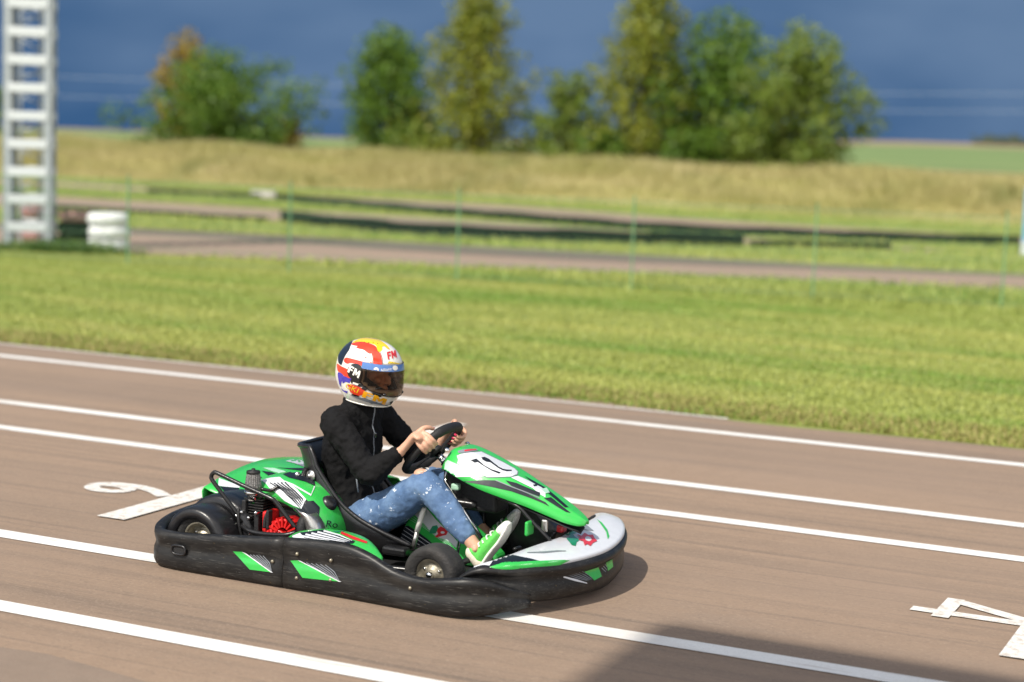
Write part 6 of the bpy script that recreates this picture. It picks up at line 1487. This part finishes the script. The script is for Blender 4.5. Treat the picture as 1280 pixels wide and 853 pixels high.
decal('console_graphic', console, (1.050, -0.055, 0.200), [(-0.1260, 0.0048), (-0.0746, -0.0291), (-0.0092, -0.0719), (-0.0079, -0.0700), (-0.0733, -0.0272), (-0.1247, 0.0068)], M_WHITE, 3)
decal('console_graphic', console, (1.050, -0.055, 0.200), [(-0.1343, -0.0100), (-0.0801, -0.0444), (-0.0157, -0.0877), (-0.0144, -0.0857), (-0.0789, -0.0425), (-0.1331, -0.0081)], M_WHITE, 3)
decal('console_graphic', console, (1.050, -0.055, 0.200), [(-0.1426, -0.0249), (-0.0856, -0.0597), (-0.0221, -0.1034), (-0.0208, -0.1015), (-0.0844, -0.0578), (-0.1414, -0.0229)], M_WHITE, 3)
decal('console_graphic', console, (1.050, -0.055, 0.200), [(-0.1509, -0.0397), (-0.0912, -0.0750), (-0.0286, -0.1191), (-0.0273, -0.1172), (-0.0899, -0.0731), (-0.1497, -0.0377)], M_WHITE, 3)
decal('console_graphic', console, (1.050, -0.055, 0.200), [(-0.1592, -0.0545), (-0.0967, -0.0903), (-0.0351, -0.1349), (-0.0337, -0.1330), (-0.0954, -0.0884), (-0.1580, -0.0525)], M_WHITE, 3)
decal('console_graphic', console, (1.050, -0.055, 0.200), [(-0.0907, 0.0708), (-0.0605, 0.0963), (-0.0278, 0.0917), (0.0097, 0.0451), (0.0472, 0.0079), (0.0940, -0.0386), (0.1221, -0.0711), (0.1034, -0.0850), (0.0753, -0.0571), (0.0240, -0.0385), (-0.0088, -0.0152), (-0.0322, 0.0126), (-0.0743, 0.0545)], M_WHITE, 3)
decal('console_graphic', console, (1.050, -0.055, 0.200), [(-0.1120, 0.0421), (-0.0466, 0.0072), (0.0188, -0.0393), (0.0198, -0.0377), (-0.0457, 0.0088), (-0.1111, 0.0437)], M_PALEG, 2)
decal('console_graphic', console, (1.050, -0.055, 0.200), [(-0.1056, 0.0505), (-0.0420, 0.0100), (0.0328, -0.0393), (0.0338, -0.0377), (-0.0410, 0.0116), (-0.1046, 0.0521)], M_PALEG, 2)
decal('console_graphic', console, (1.050, -0.055, 0.200), [(-0.0991, 0.0589), (-0.0374, 0.0128), (0.0468, -0.0393), (0.0478, -0.0378), (-0.0363, 0.0143), (-0.0980, 0.0604)], M_PALEG, 2)
decal('console_graphic', console, (1.050, -0.055, 0.200), [(-0.0927, 0.0673), (-0.0327, 0.0156), (0.0608, -0.0394), (0.0618, -0.0378), (-0.0317, 0.0171), (-0.0915, 0.0687)], M_PALEG, 2)
decal('console_graphic', console, (1.050, -0.055, 0.200), [(0.0141, -0.0369), (0.0515, -0.0625), (0.0748, -0.0820), (0.0760, -0.0806), (0.0526, -0.0610), (0.0152, -0.0354)], M_PALEG, 4)
decal('console_graphic', console, (1.050, -0.055, 0.200), [(0.0263, -0.0397), (0.0636, -0.0644), (0.0851, -0.0820), (0.0863, -0.0806), (0.0647, -0.0629), (0.0273, -0.0382)], M_PALEG, 4)
decal('console_graphic', console, (1.050, -0.055, 0.200), [(0.0384, -0.0426), (0.0758, -0.0663), (0.0954, -0.0820), (0.0965, -0.0806), (0.0768, -0.0647), (0.0394, -0.0410)], M_PALEG, 4)
decal('console_graphic', console, (1.050, -0.055, 0.200), [(0.0506, -0.0454), (0.0879, -0.0682), (0.1056, -0.0821), (0.1068, -0.0806), (0.0890, -0.0666), (0.0515, -0.0438)], M_PALEG, 4)
decal('star_emblem', console, (1.050, -0.055, 0.200), [(-0.0125, -0.0060), (-0.0019, 0.0117), (0.0191, 0.0163), (0.0248, 0.0033), (0.0332, -0.0037), (0.0192, -0.0106), (0.0123, -0.0222), (-0.0157, -0.0222)], M_TEAL, 5)
decal('star_emblem', console, (1.050, -0.055, 0.200), [(0.0215, -0.0004), (0.0355, 0.0116), (0.0518, 0.0033), (0.0682, -0.0130), (0.0613, -0.0270), (0.0426, -0.0316), (0.0193, -0.0394), (0.0090, -0.0362), (0.0239, -0.0223), (0.0192, -0.0130)], M_REDS, 6)
decal('star_emblem', console, (1.050, -0.055, 0.200), [(0.0542, -0.0163), (0.0535, -0.0184), (0.0515, -0.0202), (0.0485, -0.0214), (0.0449, -0.0218), (0.0413, -0.0214), (0.0383, -0.0202), (0.0363, -0.0184), (0.0356, -0.0162), (0.0363, -0.0141), (0.0383, -0.0123), (0.0413, -0.0111), (0.0449, -0.0107), (0.0485, -0.0111), (0.0515, -0.0123), (0.0535, -0.0141)], M_WHITE, 7)
decal('cover_graphic', tank, (0.500, -0.330, 0.320), [(-0.1727, 0.0795), (-0.1273, 0.0906), (-0.0869, 0.0936), (-0.0538, 0.0703), (-0.1018, 0.0683), (-0.1523, 0.0683)], M_WHITE, 2)
decal('cover_graphic', tank, (0.500, -0.330, 0.320), [(-0.1498, 0.0683), (-0.1018, 0.0683), (-0.0411, 0.0683), (-0.0004, 0.0379), (0.0415, -0.0051), (0.0257, -0.0481), (-0.0098, -0.0355), (-0.0555, -0.0127), (-0.1014, 0.0278), (-0.1268, 0.0430)], M_WHITE, 2)
decal('cover_graphic', tank, (0.500, -0.330, 0.320), [(-0.1281, 0.0653), (-0.0732, 0.0348), (-0.0226, -0.0062), (0.0172, -0.0449), (0.0190, -0.0432), (-0.0178, -0.0010), (-0.0691, 0.0411), (-0.1260, 0.0693)], M_NAVY, 3)
decal('cover_graphic', tank, (0.500, -0.330, 0.320), [(-0.1110, 0.0653), (-0.0581, 0.0328), (-0.0115, -0.0061), (0.0202, -0.0378), (0.0220, -0.0361), (-0.0066, -0.0010), (-0.0538, 0.0390), (-0.1088, 0.0693)], M_NAVY, 3)
decal('cover_graphic', tank, (0.500, -0.330, 0.320), [(-0.0939, 0.0654), (-0.0430, 0.0308), (-0.0004, -0.0061), (0.0231, -0.0307), (0.0250, -0.0291), (0.0045, -0.0011), (-0.0385, 0.0369), (-0.0915, 0.0692)], M_NAVY, 3)
decal('cover_graphic', tank, (0.500, -0.330, 0.320), [(-0.0768, 0.0654), (-0.0279, 0.0289), (0.0106, -0.0060), (0.0260, -0.0236), (0.0280, -0.0221), (0.0157, -0.0012), (-0.0232, 0.0348), (-0.0742, 0.0692)], M_NAVY, 3)
decal('cover_graphic', tank, (0.500, -0.330, 0.320), [(-0.0597, 0.0655), (-0.0129, 0.0269), (0.0217, -0.0059), (0.0288, -0.0163), (0.0311, -0.0152), (0.0270, -0.0013), (-0.0080, 0.0327), (-0.0569, 0.0691)], M_NAVY, 3)
decal('cover_graphic', tank, (0.500, -0.330, 0.320), [(-0.0610, 0.0730), (-0.0224, 0.0540), (0.0614, 0.0075), (0.0758, 0.0497), (0.0700, 0.0514), (0.0619, 0.0156), (-0.0192, 0.0603), (-0.0598, 0.0758)], M_WHITE, 4)
decal('cover_graphic', tank, (0.500, -0.330, 0.320), [(-0.0705, -0.0228), (-0.0198, -0.0405), (0.0232, -0.0481), (0.0355, -0.0152), (0.0735, -0.0127), (0.1016, -0.0406), (0.0997, -0.1139), (0.0924, -0.1467), (0.0317, -0.1441), (-0.0193, -0.0936), (-0.0501, -0.0481)], M_NAVY, 3)
decal('cover_graphic', tank, (0.500, -0.330, 0.320), [(-0.0769, 0.1063), (-0.0366, 0.1215), (0.0293, 0.1089), (0.0676, 0.0810), (0.0754, 0.0531), (0.0297, 0.0724), (-0.0464, 0.0911)], M_NAVY, 3)
lettering('Ro', tank, (0.500, -0.330, 0.320), (0.1276, -0.1265), (0.0506, -0.0077), (0.0048, 0.0277), M_NAVY, 3)
decal('cowl_graphic', cowl, (0.200, -0.100, 0.370), [(-0.2403, -0.0304), (-0.1375, -0.0662), (-0.1347, -0.0767), (-0.2110, -0.0699), (-0.2346, -0.0662)], M_WHITE, 2)
decal('cowl_graphic', cowl, (0.200, -0.100, 0.370), [(-0.2267, -0.0699), (-0.1374, -0.0778), (-0.1449, -0.1015), (-0.1842, -0.1093)], M_NAVY, 2)
decal('cowl_graphic', cowl, (0.200, -0.100, 0.370), [(-0.2664, -0.0435), (-0.2561, -0.0304), (-0.2522, -0.0435), (-0.2610, -0.0514)], M_WHITE, 2)
decal('cowl_graphic', cowl, (0.200, -0.100, 0.370), [(0.0426, 0.0531), (0.0926, 0.0674), (0.1612, 0.0605), (0.1905, 0.0341), (0.1456, 0.0351), (0.1034, 0.0383)], M_WHITE, 2)
decal('cowl_graphic', cowl, (0.200, -0.100, 0.370), [(-0.0544, 0.0197), (-0.0018, 0.0182), (0.0616, 0.0013), (0.0460, -0.0119), (-0.0016, 0.0013)], M_PALEG, 2)
decal('cowl_graphic', cowl, (0.200, -0.100, 0.370), [(0.0088, 0.0203), (0.0720, 0.0172), (0.1352, 0.0182), (0.1960, 0.0013), (0.1195, 0.0066)], M_NAVY, 2)
decal('cowl_graphic', cowl, (0.200, -0.100, 0.370), [(0.0876, 0.0415), (0.1878, 0.0330), (0.1933, 0.0172), (0.1352, 0.0251)], M_GREYS, 2)
decal('cowl_graphic', cowl, (0.200, -0.100, 0.370), [(-0.0542, 0.0039), (-0.0068, -0.0013), (0.0460, -0.0187), (0.0356, -0.0277), (-0.0013, -0.0277)], M_NAVY, 2)
decal('cowl_graphic', cowl, (0.200, -0.100, 0.370), [(-0.0750, -0.0145), (-0.0433, -0.0277), (-0.0538, -0.0330), (-0.0855, -0.0225)], M_NAVY, 2)
